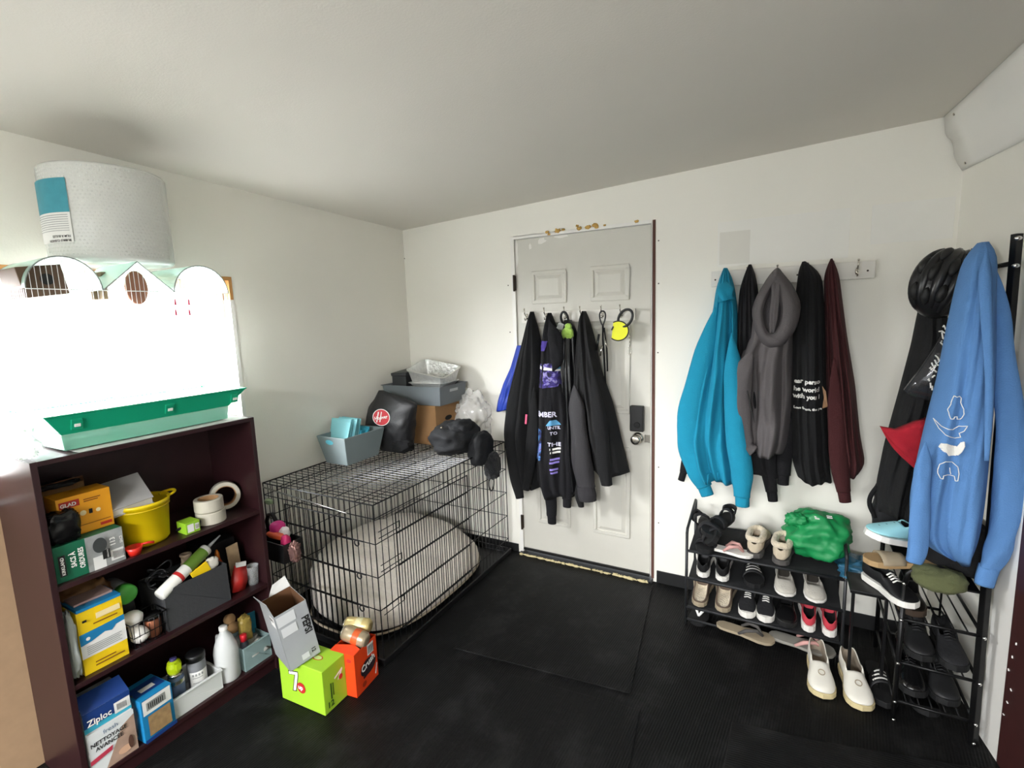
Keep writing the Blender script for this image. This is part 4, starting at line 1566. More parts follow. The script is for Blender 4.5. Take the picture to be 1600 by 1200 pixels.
f = Face(toc, (-a_, -b_, 0), (1, 0, 0), (0, 0, 1))
f.disc(.095, .165, .012, .008, REDP)


def can(label, loc, eul, body, lid=STEEL):
    M = Matrix.Translation(loc) @ Euler(eul).to_matrix().to_4x4()
    t = thing('soda_can', label, 'can', loc)
    mb = MB()
    mb.lathe([(.001, .002), (.022, 0), (.027, .004), (.033, .012), (.033, .105), (.029, .116)], 28, M)
    mb.build('can_body', body, t, world=True, smooth=True)
    mb = MB()
    mb.lathe([(.029, .116), (.0275, .121), (.0255, .121), (.024, .117), (.001, .116)], 28, M)
    ld = mb.build('lid', lid, t, world=True, smooth=True)
    mb = MB()
    mb.lathe([(.001, .1185), (.011, .1185), (.011, .1195), (.001, .1195)], 14, M @ Matrix.Translation((.006, 0, 0)))
    mb.build('pull_tab', lid, ld, world=True)
    mb = MB()
    mb.lathe([(.0335, .035), (.0335, .065)], 28, M, caps=False)
    mb.build('printed_band', mat('can_band_' + label[:6], '#d9cfa0' if 'pale' in label else '#cf5a2a', rough=.3, var=.5, vscale=40), t, world=True, smooth=True)
    return t


can('orange green soda can lying in the open orange carton', (.83, -1.375, .208), (math.radians(0), math.radians(-78), math.radians(12)), mat('can_mix', '#b9a88c', rough=.3, metal=.5, var=.5, vscale=25))
can('pale yellow soda can lying behind the other can', (.79, -1.312, .228), (0, math.radians(-88), math.radians(20)), mat('can_pale', '#d8c487', rough=.3, metal=.4, var=.4, vscale=25))

# silver carton tipped on the lime carton, open top
ps = thing('silver_soda_box', 'silver PEPSI carton with open top tilted on the lime carton', 'box', (.615, -1.560, .205), rot=Euler((math.radians(9), math.radians(0), math.radians(-16))))
SILV = mat('silver_card', '#a3a6a8', rough=.38, var=.08)
mb = MB()
a_, b_, h_ = .080, .064, .258
for (x0, x1, y0, y1) in ((a_ - .0015, a_, -b_, b_), (-a_, -a_ + .0015, -b_, b_), (-a_, a_, -b_, -b_ + .0015), (-a_, a_, b_ - .0015, b_)):
    mb.box(x0, x1, y0, y1, 0, h_)
mb.box(-a_, a_, -b_, b_, 0, .002)
mb.build('carton', SILV, ps)
mb = MB()
for (x0, x1, y0, y1) in ((-a_ + .0016, a_ - .0016, -b_ + .0016, -b_ + .002), (-a_ + .0016, a_ - .0016, b_ - .002, b_ - .0016), (-a_ + .0016, -a_ + .002, -b_ + .002, b_ - .002)):
    mb.box(x0, x1, y0, y1, .01, h_ - .001)
mb.build('inner_lining', CARDIN, ps)
mb = MB()
mb.add([(-a_, -b_, h_), (a_, -b_, h_), (a_ * .95, -b_ - .012, h_ + .065), (-a_ * .6, -b_ - .02, h_ + .055)], [(0, 1, 2, 3)])
fl = mb.build('top_flap', SILV, ps, solid=.002)
mb = MB()
mb.add([(-a_, -b_ * .4, h_), (-a_, b_, h_), (-a_ - .01, b_ * .9, h_ + .05), (-a_ - .005, 0, h_ + .04)], [(0, 1, 2, 3)])
mb.build('rear_flap', PAPER, ps, solid=.002)
f = Face(ps, (a_, -b_, 0), (0, 1, 0), (0, 0, 1))
f.text('PEPSI', .094, .195, .040, BLACKINK, bold=.0016, rot=-math.pi / 2, sx=.9)
f.text('12', .098, .045, .022, BLACKINK, bold=.0008, rot=-math.pi / 2)
TW = mat('tear_white', '#cfd1d1', rough=.7)
f.rect(.004, .075, .205, .25, TW)
f.rect(.010, .07, .155, .195, TW)
f.rect(.055, .085, .015, .04, TW)
f = Face(ps, (-a_, -b_, 0), (1, 0, 0), (0, 0, 1))
f.rect(.10, .15, .20, .245, PAPER)
f.text('PEPSI', .102, .225, .016, BLACKINK, bold=.0005)

# ================================================================== things on the crate
CT_ = KZ1 + .005
box = thing('cardboard_box', 'closed brown cardboard box on the crate under the grey tote', 'box', (.30, -.19, CT_))
mb = MB()
mb.box(-.15, .152, -.135, .135, 0, .258)
mb.build('carton', CARD, box, bevel=.003)
f = Face(box, (.152, -.135, 0), (0, 1, 0), (0, 0, 1))
f.disc(.135, .16, .038, .016, BLACKINK, 'hand_hole')
f = Face(box, (-.15, -.135, 0), (1, 0, 0), (0, 0, 1))
f.rect(.22, .30, .02, .06, mat('card_dark', '#9a6a3e', rough=.85), 'printed_panel')
mb = MB()
mb.box(-.151, .153, -.03, .03, .2575, .2585)
mb.build('tape_strip', mat('tape_tan', '#c79b66', rough=.4), box)

TOTE = mat('grey_tote', '#6c7276', rough=.45, var=.05)
tz = CT_ + .26


def open_tray(t, name, material, x, y, h, flare, wall=.004, rim=.008):
    mb = MB()
    fx, fy = flare
    mb.ring_loft([rect(-x, x, -y, y, 0), rect(-x - fx, x + fx, -y - fy, y + fy, h), rect(-x - fx, x + fx, -y - fy, y + fy, h, rim), rect(-x - fx, x + fx, -y - fy, y + fy, h + .004, rim),
                  rect(-x - fx, x + fx, -y - fy, y + fy, h + .004, -wall), rect(-x, x, -y, y, wall, -wall)])
    return mb.build(name, material, t, bevel=.004)


tote = thing('grey_tote', 'grey plastic tote with foil pans on the cardboard box', 'tote', (.272, -.195, tz))
open_tray(tote, 'tote_body', TOTE, .225, .135, .118, (.012, .012))
f = Face(tote, (.234, -.12, .05), (0, 1, 0), (.1, 0, 1))
f.rect(.075, .165, .030, .048, mat('tote_slot', '#b9bdbf', rough=.5), 'grip_slot')
mb = MB()
mb.box(-.21, .21, -.12, .12, .095, .105)
mb.build('folded_liner', mat('tote_liner', '#4c5154', rough=.7), tote)

FOIL = mat('foil', '#e6e6e3', rough=.3, metal=.7, var=.1, vscale=40, bump=.9, bscale=45)


def foil_pan(label, loc, sx, sy, h, rotz, tilt=(0, 0)):
    t = thing('foil_pan', label, 'foil pan', loc, rot=(tilt[0], tilt[1], rotz))
    mb = MB()

    def rr_(x, y, z, g=0, n=6, r=.03, ripple=0):
        out = []
        for cx_, cy_, a0 in ((x - r, y - r, 0), (-x + r, y - r, 90), (-x + r, -y + r, 180), (x - r, -y + r, 270)):
            for k in range(n):
                a = math.radians(a0 + 90 * k / (n - 1))
                w = ripple * math.sin(len(out) * 2.1)
                out.append(Vector((cx_ + (r + g + w) * math.cos(a), cy_ + (r + g + w) * math.sin(a), z)))
        return out
    mb.ring_loft([rr_(sx - .02, sy - .02, 0), rr_(sx, sy, h, ripple=.002), rr_(sx, sy, h, .008), rr_(sx, sy, h + .004, .009), rr_(sx, sy, h + .005, -.002), rr_(sx - .02, sy - .02, .002, -.002)])
    mb.build('pan', FOIL, t, smooth=False)
    return t


foil_pan('large foil roasting pan topmost on the grey tote', (.352, -.19, tz + .132), .140, .112, .095, math.radians(6), tilt=(math.radians(14), math.radians(10)))
foil_pan('crumpled foil pan underneath the topmost foil pan', (.350, -.19, tz + .107), .132, .108, .028, math.radians(6))
lump_thing('crumpled_foil', 'crumpled foil sheet inside the topmost foil pan', 'foil', (.375, -.18, tz + .165), (.055, .04, .02), FOIL, seed=4, amp=.4, crease=.4)
bb_ = thing('black_lidded_box', 'small black box with loose lid beside the foil pans', 'box', (.128, -.195, tz + .107))
mb = MB()
mb.box(-.060, .060, -.085, .085, 0, .068)
mb.build('box', mat('dark_grey_box', '#2c2d2f', rough=.55), bb_, bevel=.003)
mb = MB()
mb.box(-.064, .064, -.09, .09, 0, .020, Matrix.Translation((0, 0, .078)) @ Euler((math.radians(5), math.radians(-3), 0)).to_matrix().to_4x4())
mb.build('lid', mat('dark_grey_lid', '#3a3a3c', rough=.5), bb_, bevel=.003)

# black vacuum accessory bag
hv = thing('accessory_bag', 'black fabric vacuum accessory bag with round red logo', 'bag', (.195, -.495, CT_))
BAGM = mat('black_nylon', '#1d1d1f', rough=.5, var=.12, bump=.15, bscale=90)
rows = []
outl = [(.000, -.045, .165, .055), (.05, -.085, .19, .078), (.13, -.155, .205, .088), (.20, -.150, .215, .080), (.26, -.125, .235, .062), (.295, -.10, .25, .045), (.312, -.085, .235, .036), (.335, -.070, .13, .028), (.358, -.055, .04, .018), (.372, -.045, -.01, .008)]
R_ = interp_rows(outl, 40)
for z, xl, xr, hd in R_:
    row = []
    for k in range(56):
        a = 2 * math.pi * k / 56
        c, s_ = math.cos(a), math.sin(a)
        q = Vector((c * 1.5, s_ * 1.5, z * 9))
        w = 1 + .10 * noise.noise(q) + .16 * (abs(noise.noise(q * 1.7)) - .25)
        row.append(Vector(((xl + xr) / 2 + math.copysign(abs(c) ** .8, c) * (xr - xl) / 2 * (1 + .3 * (w - 1)), math.copysign(abs(s_) ** .75, s_) * hd * w, z)))
    rows.append(row)
mb = MB()
mb.ring_loft(rows)
mb.build('bag_body', BAGM, hv, smooth=True)
HN = Vector((.52, -.84, .12)).normalized()
f = Face(hv, Vector((.055, -.100, .225)), Vector((.86, .50, 0)), Vector((-.05, .03, 1)), eps=.0012)
RD = mat('logo_red', '#c2202c', rough=.5)
f.disc(0, 0, .052, .052, WHITEINK)
f.disc(0, 0, .048, .048, RD)
f.text('Hoover', 0, -.010, .030, WHITEINK, bold=.0006, rot=.12, align='CENTER', sx=.85)
f.poly([(-.032, -.028), (-.026, -.03), (-.010, .034), (-.016, .036)], WHITEINK)
f.poly([(-.012, -.026), (-.007, -.028), (.008, .033), (.003, .036)], WHITEINK)
lump(hv, 'lower_flap', (.14, -.03, .045), (.075, .05, .045), BLACKC, seed=3, amp=.2, world=False)

# grey bin with blue folders
gb = thing('grey_bin', 'grey tapered storage bin holding blue folders on the crate', 'bin', (.145, -.745, CT_))
GB = mat('bin_grey', '#7f8b8d', rough=.55, var=.06)
mb = MB()
mb.ring_loft([rect(-.075, .095, -.130, .115, 0), rect(-.10, .125, -.165, .15, .165), rect(-.10, .125, -.165, .15, .168, -.004), rect(-.075, .095, -.130, .115, .004, -.004)])
mb.build('bin_shell', GB, gb, bevel=.003)
mb = MB()
mb.lathe([(.030, .0), (.001, .001)], 24, Matrix.Translation((.0, -.162, .135)) @ Euler((math.radians(102), 0, 0)).to_matrix().to_4x4(), sx=1, sy=.5)
mb.build('hand_hole', mat('hole_teal', '#5fb7c8', rough=.6), gb)
rr = random.Random(8)
for k in range(14):
    M = Matrix.Translation((.145 - .055 + (k % 2) * .01, -.745 - .105 + k * .0135, CT_ + .02)) @ Euler((math.radians(-14 + rr.uniform(-4, 4)), rr.uniform(-.06, .06), math.radians(rr.uniform(-5, 5)))).to_matrix().to_4x4()
    mb = MB()
    hgt = .235 - .075 * (k > 6) - rr.random() * .012
    mb.box(-.06, .10, -.0018, .0018, 0, hgt, M)
    o = mb.build('blue_folder', mat(('folder_light' if k < 7 else 'folder_mid'), '#8fd3dc' if k < 7 else '#45b4cf', rough=.5, var=.1), bevel=.001)
    tag(o, 'tall pale blue card folder in the rear row of the grey bin' if k < 7 else 'short bright blue card folder in the front row of the grey bin', 'folder', 'pale blue folders in grey bin' if k < 7 else 'bright blue folders in grey bin')

# clear bag, black sports bag, hanging pouch
lump_thing('clear_bag', 'crumpled clear plastic bag between the cardboard box and coats', 'bag', (.62, -.14, CT_ + .160), (.12, .085, .160), mat('clear_crinkle', '#eceae6', rough=.12, alpha=.33), seed=21, amp=.3, crease=.06, power=2.2, nu=60, nv=40, freq=2)
sb = thing('black_cloth_bag', 'soft black cloth bag slumped over the crate edge', 'bag', (.66, -.42, CT_))
SB = mat('black_canvas', '#17181b', rough=.8, var=.1, bump=.2, bscale=120)
lump(sb, 'bag_body', (0, 0, .095), (.13, .15, .095), SB, seed=31, amp=.16, crease=.02, freq=1.5, world=False, nu=56, nv=36)
lump(sb, 'collar_fold', (.05, .0, .16), (.07, .09, .045), SB, seed=33, amp=.22, crease=.03, freq=1.5, world=False)
mb = MB()
mb.lathe([(.001, .004), (.008, .003), (.008, 0)], 14, Matrix.Translation((-.02, -.10, .175)) @ Euler((.9, 0, 0)).to_matrix().to_4x4())
mb.build('snap_button', STEEL, sb, smooth=True)
lump(sb, 'overhang', (.148, .06, .03), (.055, .10, .10), SB, seed=35, amp=.14, crease=.02, freq=1.5, world=False, flatbottom=False)
po = thing('black_pouch', 'fuzzy black pouch with strap loop hanging from crate edge', 'pouch', (.862, -.33, .60))
lump(po, 'pouch_body', (0, 0, .10), (.040, .060, .085), mat('black_fuzz', '#0f0f11', rough=1, bump=.8, bscale=150, sheen=.2), seed=41, amp=.15, world=False, flatbottom=False)
mb = MB()
mb.tube([(0, -.02 + .030 * math.cos(q), .0 + .05 * math.sin(q)) for q in np.linspace(math.radians(150), math.radians(390), 18)], .004, 8)
mb.build('strap_loop', BLACKP, po, smooth=True)
mb = MB()
mb.tube([(-.02, .02, .19), (-.006, .012, .17), (0, .01, .155)], .005, 8)
mb.build('clip', STEEL, po, smooth=True)

# ================================================================== racks and hanging clothes
def hook(parent, x, y, z, world=True):
    mb = MB()
    mb.lathe([(.001, .004), (.010, .004), (.011, .002), (.011, 0)], 14, Matrix.Translation((x, y, z)) @ Euler((math.radians(90), 0, 0)).to_matrix().to_4x4(), sx=.7, sy=1.6)
    mb.tube([(x, y - .004, z), (x, y - .020, z + .004), (x, y - .034, z + .020), (x, y - .038, z + .046)], .0035, 8)
    mb.tube([(x, y - .004, z - .008), (x, y - .016, z - .022), (x, y - .030, z - .020), (x, y - .034, z - .006)], .0035, 8)
    mb.lathe([(.001, -.005), (.005, -.002), (.005, .002), (.001, .005)], 8, Matrix.Translation((x, y - .038, z + .048)))
    return mb.build('hook', STEEL, parent, world=world, smooth=True)


RACKW = mat('rack_white', '#e4e0d8', rough=.45, var=.05)
wr_ = thing('coat_rack', 'white board coat rack with hooks on the back wall', 'coat rack', (2.38, -.010, 1.70))
mb = MB()
mb.box(2.034, 2.724, -.018, -.0005, 1.700, 1.779)
mb.build('board', RACKW, wr_, world=True, bevel=.003)
for x in (2.105, 2.205, 2.335, 2.46, 2.56, 2.655):
    hook(wr_, x, -.018, 1.735)
for x in (2.055, 2.42, 2.695):
    mb = MB()
    mb.lathe([(.001, .0015), (.004, .001), (.0045, 0)], 8, Matrix.Translation((x, -.018, 1.735)) @ Euler((math.radians(90), 0, 0)).to_matrix().to_4x4())
    mb.build('screw', BRONZE, wr_, world=True)
dr_ = thing('door_hook_rack', 'white board hook rack screwed to the grey door', 'hook rack', (1.27, -.005, 1.53))
mb = MB()
mb.box(.925, 1.640, -.012, LY - .0005, 1.540, 1.607)
mb.build('board', RACKW, dr_, world=True, bevel=.003)
for x in (.965, 1.098, 1.228, 1.328, 1.455, 1.565):
    hook(dr_, x, -.012, 1.580)

Q = dict


def G(name, label, cat, x, z, group=None):
    return thing(name, label, cat, (x, -.03, z), group=group)


def px(p, y, d):
    return at(p[0], p[1], 'y', d)


def sleeve(t, pts, Y, radii, material, seed, cuff=True, flat=.7, amp=.10, cuffm=None):
    P_ = [at(a, b_, 'y', Y) for a, b_ in pts]
    s_ = limb(t, 'sleeve', P_, radii, material, flat=flat, seed=seed, amp=amp)
    if cuff:
        d = (P_[-1] - P_[-2]).normalized()
        c0 = P_[-1] - d * .008
        limb(t, 'cuff', [c0, c0 + d * .03, c0 + d * .058], [radii[-1] * .88, radii[-1] * .85, radii[-1] * .82], cuffm or material, flat=flat, seed=seed + 1, amp=.03, n=28, steps=3, ribs=1)
    return s_


# ---- wall rack, left to right
TEALC = cloth('teal_fleece', '#128aab', var=.06)
YB = -.045
t = G('teal_hoodie', 'bright teal fleece hoodie on the wall rack', 'hoodie', 2.1, .75)
YT = -.10
drape(t, 'body', [(418, 1129, 1135, .020), (428, 1124, 1141, .045), (450, 1117, 1147, .070), (480, 1113, 1151, .080), (530, 1103, 1153, .085), (580, 1092, 1154, .09), (640, 1077, 1155, .10), (690, 1068, 1158, .10), (735, 1078, 1160, .095), (752, 1090, 1158, .085)], YT, YB, TEALC, seed=3, folds=2.6, amp=.016)
sleeve(t, [(1118, 480), (1100, 560), (1080, 640), (1079, 690), (1090, 735), (1100, 760)], -.12, [.03, .05, .062, .066, .056, .038], TEALC, 5, amp=.08)
sleeve(t, [(1143, 520), (1147, 600), (1152, 680), (1160, 740), (1160, 776)], -.15, [.03, .045, .055, .05, .038], TEALC, 9, amp=.08)
limb(t, 'hood_fold', [at(1130, 436, 'y', -.10), at(1132, 455, 'y', -.14), at(1135, 470, 'y', -.145)], [.02, .034, .03], TEALC, flat=.6, seed=2, amp=.25)

t = G('black_hoodie', 'plain black hoodie hanging between the teal and grey hoodies', 'hoodie', 2.21, .75)
BK1 = cloth('black_fleece', '#0d0c10')
drape(t, 'body', [(413, 1169, 1174, .02), (424, 1164, 1179, .04), (450, 1155, 1184, .06), (520, 1150, 1190, .06), (620, 1148, 1200, .06), (720, 1140, 1218, .06), (740, 1142, 1225, .06)], -.07, -.04, BK1, seed=7, folds=2.5, amp=.008)
sleeve(t, [(1180, 560), (1195, 640), (1200, 720), (1206, 768)], -.085, [.03, .04, .035, .026], BK1, 4)
sleeve(t, [(1225, 600), (1226, 690), (1224, 742)], -.075, [.03, .036, .030], BK1, 14)
sleeve(t, [(1110, 600), (1082, 690), (1068, 738)], -.062, [.03, .03, .02], BK1, 24)

GREY = cloth('grey_softshell', '#575253', var=.06, rough=.8)
t = G('grey_hoodie', 'grey softshell jacket with its hood hanging over the front', 'jacket', 2.33, .80)
o, fr = drape(t, 'body', [(470, 1176, 1238, .09), (530, 1168, 1240, .11), (560, 1153, 1240, .115), (580, 1148, 1240, .115), (610, 1152, 1239, .11), (660, 1152, 1237, .115), (695, 1153, 1233, .115), (710, 1156, 1226, .11)], -.13, YB, GREY, seed=12, folds=2.2, amp=.016)
# hood: outlines from silhouette to the dark inside
HC = at(1212, 480, 'y', -.17)
outs = []


def hood_ring(sx, sy, dz, y, ox=0.0):
    r_ = []
    for k in range(40):
        a = 2 * math.pi * k / 40
        c, s_ = math.cos(a), math.sin(a)
        w = 1.0 if s_ < 0 else (1 - .62 * s_ ** 1.5)
        nz_ = 1 + .05 * noise.noise(Vector((c * 2, s_ * 2, y * 40)))
        r_.append(Vector((HC.x + ox + c * sx * w * nz_, y, HC.z + dz + s_ * sy * nz_)))
    return r_


mb = MB()
mb.ring_loft([hood_ring(.075, .155, .02, -.06), hood_ring(.098, .182, .0, -.11), hood_ring(.100, .185, -.005, -.155), hood_ring(.088, .168, -.01, -.190), hood_ring(.066, .145, -.012, -.206),
              hood_ring(.046, .122, -.014, -.202, -.012), hood_ring(.034, .100, -.016, -.182, -.014), hood_ring(.022, .075, -.016, -.15, -.014)])
hd = mb.build('hood', GREY, t, world=True, smooth=True)
mb = MB()
mb.ring_loft([hood_ring(.036, .104, -.016, -.188, -.014), hood_ring(.022, .07, -.016, -.168, -.014)])
mb.build('hood_lining', cloth('grey_lining', '#3c393b'), hd, world=True, smooth=True)
for k, (x0, x1) in enumerate(((1218, 1214), (1206, 1210))):
    limb(hd, 'hood_pleat', [at(x0, 425, 'y', -.185), at(x1, 455, 'y', -.205), at(x1 - 4, 495, 'y', -.205), at(x1 - 6, 520, 'y', -.20)], [.006, .012, .012, .005], GREY, flat=.6, seed=k, amp=.15)
sleeve(t, [(1176, 545), (1160, 590), (1158, 640), (1162, 690), (1178, 705)], -.155, [.03, .042, .045, .04, .03], GREY, 31, cuff=False, amp=.14)
mb = MB()
pk = [at(1169, 612, 'y', 0), at(1174, 640, 'y', 0), at(1179, 662, 'y', 0)]
mb.tube([Vector((at(a, b_, 'y', -.20).x, -.207, at(a, b_, 'y', -.20).z)) for a, b_ in ((1168, 610), (1172, 630), (1179, 660))], [.002, .005, .001], 8)
mb.build('pocket_opening', BLACKINK, t, world=True)

t = G('black_slogan_hoodie', 'black hoodie with white typewriter lettering on the wall rack', 'hoodie', 2.45, .70)
BK2 = cloth('black_soft', '#0a0a0c')
o, fr = drape(t, 'body', [(407, 1254, 1260, .02), (414, 1249, 1272, .05), (430, 1247, 1286, .07), (480, 1241, 1290, .08), (560, 1238, 1292, .085), (650, 1236, 1294, .09), (730, 1238, 1298, .09), (755, 1246, 1302, .085)], -.12, YB, BK2, seed=21, folds=2.0, amp=.010)


def cloth_text(t, fr, body, p, Y, size, material, bold=0, name='lettering', sx=1.0, align='LEFT', off=.005):
    vv, ff = text_polys(body, size, bold, align)
    mb = MB()
    P0 = at(p[0], p[1], 'y', Y)
    pts_ = []
    for x, y, _ in vv:
        X, Z = P0.x + x * sx, P0.z + y
        pts_.append(Vector((X, fr(X, Z) - off, Z)))
    mb.add(pts_, ff)
    return mb.build(name, material, t, world=True)


cloth_text(t, fr, 'ear perso', (1241, 598), -.12, .029, WHITEINK, .0012, sx=.92)
cloth_text(t, fr, 'he world', (1240, 610), -.12, .029, WHITEINK, .0012, sx=.98)
cloth_text(t, fr, 'with you i', (1239, 621), -.12, .029, WHITEINK, .0012, sx=.92)
cloth_text(t, fr, 'Love from, the pe', (1240, 638), -.12, .016, WHITEINK, .0006, sx=.98)
pp = [at(a, b_, 'y', -.12) for a, b_ in ((1287, 603), (1293, 612), (1296, 636), (1287, 638), (1290, 622))]
mb = MB()
mb.add([Vector((p.x - .006, fr(p.x - .02, p.z) - .004, p.z)) for p in pp], [(0, 1, 2, 3, 4)])
mb.build('printed_photo', mat('print_peach', '#b88f6c', rough=.7, var=.4, vscale=40), t, world=True)

t = G('maroon_hoodie', 'dark maroon hoodie hanging on the wall rack', 'hoodie', 2.58, .65)
MAR = cloth('maroon_fleece', '#3d1416')
drape(t, 'body', [(403, 1299, 1302, .02), (412, 1294, 1307, .04), (430, 1288, 1313, .06), (470, 1289, 1318, .065), (530, 1290, 1326, .07), (600, 1291, 1338, .08), (680, 1294, 1346, .085), (728, 1298, 1355, .08), (742, 1302, 1345, .07)], -.10, YB, MAR, seed=17, folds=2.4, amp=.012)
sleeve(t, [(1303, 560), (1307, 660), (1312, 730), (1318, 768)], -.14, [.026, .036, .036, .028], MAR, 19, amp=.08)

# ---- door rack
YD = -.09
BLU = mat('royal_nylon', '#2440a8', rough=.5, var=.15, bump=.15)
t = G('blue_jacket', 'royal blue jacket peeking out behind the black coats', 'jacket', .86, .95)
drape(t, 'body', [(540, 806, 822, .03), (575, 796, 826, .04), (600, 785, 828, .05), (625, 777, 826, .05), (642, 774, 818, .05)], -.05, -.022, BLU, seed=41, folds=2, amp=.006)
t = G('black_fleece_jacket', 'matte black fleece jacket at the hinge side of the door', 'jacket', .96, .65)
drape(t, 'body', [(487, 824, 828, .02), (500, 820, 832, .04), (530, 813, 840, .06), (580, 800, 848, .08), (630, 788, 850, .09), (680, 783, 852, .09), (730, 790, 848, .085), (762, 800, 840, .07)], YD, -.035, BLACKC, seed=43, folds=2.2, amp=.012)
sleeve(t, [(815, 560), (800, 660), (803, 730), (812, 778)], -.13, [.03, .045, .042, .028], BLACKC, 45, cuff=False)
sleeve(t, [(835, 600), (832, 690), (822, 765)], -.13, [.03, .04, .025], BLACKC, 47, cuff=False)
mb = MB()
c = at(822, 655, 'y', -.155)
mb.box(-.006, .006, -.002, .002, -.03, .03, Matrix.Translation(c) @ Matrix.Rotation(.12, 4, 'Y'))
mb.build('pink_tag', mat('tag_pink', '#d9567a', rough=.6), t, world=True)

t = G('purple_print_hoodie', 'black hoodie with purple and blue galaxy print and lettering', 'hoodie', 1.13, .65)
BK3 = cloth('black_knit', '#0c0b10')
o, fr = drape(t, 'body', [(489, 849, 853, .02), (505, 844, 860, .05), (540, 840, 872, .08), (600, 838, 882, .10), (660, 836, 888, .11), (720, 832, 893, .115), (760, 834, 893, .11), (776, 842, 891, .10)], -.12, -.04, BK3, seed=51, folds=1.6, amp=.010)
sleeve(t, [(858, 640), (858, 720), (861, 790), (862, 806)], -.10, [.035, .045, .036, .032], BK3, 53)
sleeve(t, [(880, 640), (886, 720), (886, 780)], -.10, [.035, .04, .030], BK3, 55)


def cloth_patch(pts_, material, name='printed_patch', off=.004, cuts=6):
    a, b_, c_, d_ = [at(p[0], p[1], 'y', -.12) for p in pts_]
    rows_ = []
    for i in range(cuts + 1):
        l_, r_ = a.lerp(d_, i / cuts), b_.lerp(c_, i / cuts)
        row = []
        for j in range(cuts + 1):
            p = l_.lerp(r_, j / cuts)
            row.append(Vector((p.x, fr(p.x, p.z) - off, p.z)))
        rows_.append(row)
    mb = MB()
    mb.grid(rows_)
    return mb.build(name, material, t, world=True, smooth=True)


def galaxy(name, stops, scale, dist=2.0):
    """dark fabric print: colours swirl through a warped noise"""
    m = mat(name, '#17132e', rough=.85, var=.1)
    nt = m.node_tree
    tc = nt.nodes.new('ShaderNodeTexCoord')
    nz = nt.nodes.new('ShaderNodeTexNoise')
    nz.inputs['Scale'].default_value = scale
    nz.inputs['Detail'].default_value = 5
    nz.inputs['Distortion'].default_value = dist
    nt.links.new(tc.outputs['Object'], nz.inputs['Vector'])
    rp = nt.nodes.new('ShaderNodeValToRGB')
    rp.color_ramp.elements[0].position = stops[0][0]
    rp.color_ramp.elements[0].color = srgb(stops[0][1])
    rp.color_ramp.elements[1].position = stops[-1][0]
    rp.color_ramp.elements[1].color = srgb(stops[-1][1])
    for p_, c_ in stops[1:-1]:
        e_ = rp.color_ramp.elements.new(p_)
        e_.color = srgb(c_)
    nt.links.new(nz.outputs['Fac'], rp.inputs['Fac'])
    nt.links.new(rp.outputs['Color'], nt.nodes['Principled BSDF'].inputs['Base Color'])
    return m


GX = galaxy('print_galaxy', [(.34, '#15131c'), (.45, '#2a2258'), (.54, '#4a3b93'), (.60, '#9c96c9'), (.70, '#1d1a3a')], 16)
GX2 = galaxy('print_galaxy_low', [(.34, '#15131c'), (.44, '#232a63'), (.52, '#3f86bb'), (.60, '#7f76bd'), (.72, '#17152a')], 14)
cloth_patch([(843, 533), (856, 533), (853, 548), (841, 549)], mat('print_purple', '#4a3a92', rough=.8, var=.25))
cloth_patch([(841, 569), (877, 566), (878, 603), (841, 606)], GX)
cloth_patch([(866, 573), (873, 562), (876, 576), (868, 577)], mat('print_sky', '#5fa3d0', rough=.8), off=.006)
cloth_patch([(843, 571), (876, 577), (876, 580), (843, 576)], WHITEINK, off=.006)
cloth_text(t, fr, 'EMBER', (844, 648), -.12, .043, mat('print_lilac', '#dcd9ee', rough=.7), .0012, sx=.92)
cloth_patch([(864, 655), (871, 655), (878, 663), (858, 663)], mat('print_sky', '#5fa3d0', rough=.8))
for k, (s_, y_, w_) in enumerate((('UNTIL', 668, .9), ('TO', 677, .9), ('THE', 694, 1.25))):
    cloth_text(t, fr, s_, (861 + (k == 1) * 4, y_), -.12, .026 if k < 2 else .032, mat('print_lilac', '#dcd9ee', rough=.7), .0008, sx=w_)
cloth_patch([(838, 668), (852, 668), (852, 715), (834, 717)], GX2)
PUR = mat('print_violet_ink', '#8f7fd0', rough=.7)
for k in range(8):
    y_ = 698 + k * 5.2
    if k % 3 == 2:
        continue
    cloth_patch([(864 + (k % 2), y_), (878 - k * .6, y_), (878 - k * .6, y_ + 3), (864 + (k % 2), y_ + 3)], PUR if k > 1 else WHITEINK, 'printed_line', cuts=3)
limb(t, 'hood', [at(858, 500, 'y', -.10), at(866, 530, 'y', -.16), at(870, 560, 'y', -.17), at(864, 580, 'y', -.14)], [.015, .04, .035, .008], BK3, flat=.6, seed=7, amp=.15)

SHINY = mat('black_puffer', '#0f0f11', rough=.3, var=.1, bump=.1)
t = G('black_rain_jacket', 'shiny black rain jacket behind the purple print hoodie', 'jacket', 1.25, .75)
drape(t, 'body', [(500, 880, 890, .03), (520, 872, 900, .05), (570, 870, 905, .07), (640, 870, 912, .075), (720, 872, 918, .07), (770, 876, 920, .06)], -.07, -.035, SHINY, seed=61, folds=2.5, amp=.012)
t = G('charcoal_jacket', 'charcoal jacket sleeve hanging beside the purple print hoodie', 'jacket', 1.30, .66)
CHC = cloth('charcoal_twill', '#2c2a2d', rough=.7)
limb(t, 'sleeve', [at(897, 600, 'y', -.13), at(903, 650, 'y', -.15), at(908, 710, 'y', -.155), at(916, 762, 'y', -.15)], [.035, .05, .058, .052], CHC, flat=.7, seed=63, amp=.10)
limb(t, 'waistband', [at(915, 760, 'y', -.15), at(917, 772, 'y', -.15), at(918, 782, 'y', -.15)], [.052, .053, .050], cloth('charcoal_rib', '#2d2b2e'), flat=.7, seed=64, amp=.03, ribs=1, n=28)
sleeve(t, [(905, 745), (906, 775), (908, 792)], -.11, [.03, .028, .018], BLACKC, 66, cuff=False)

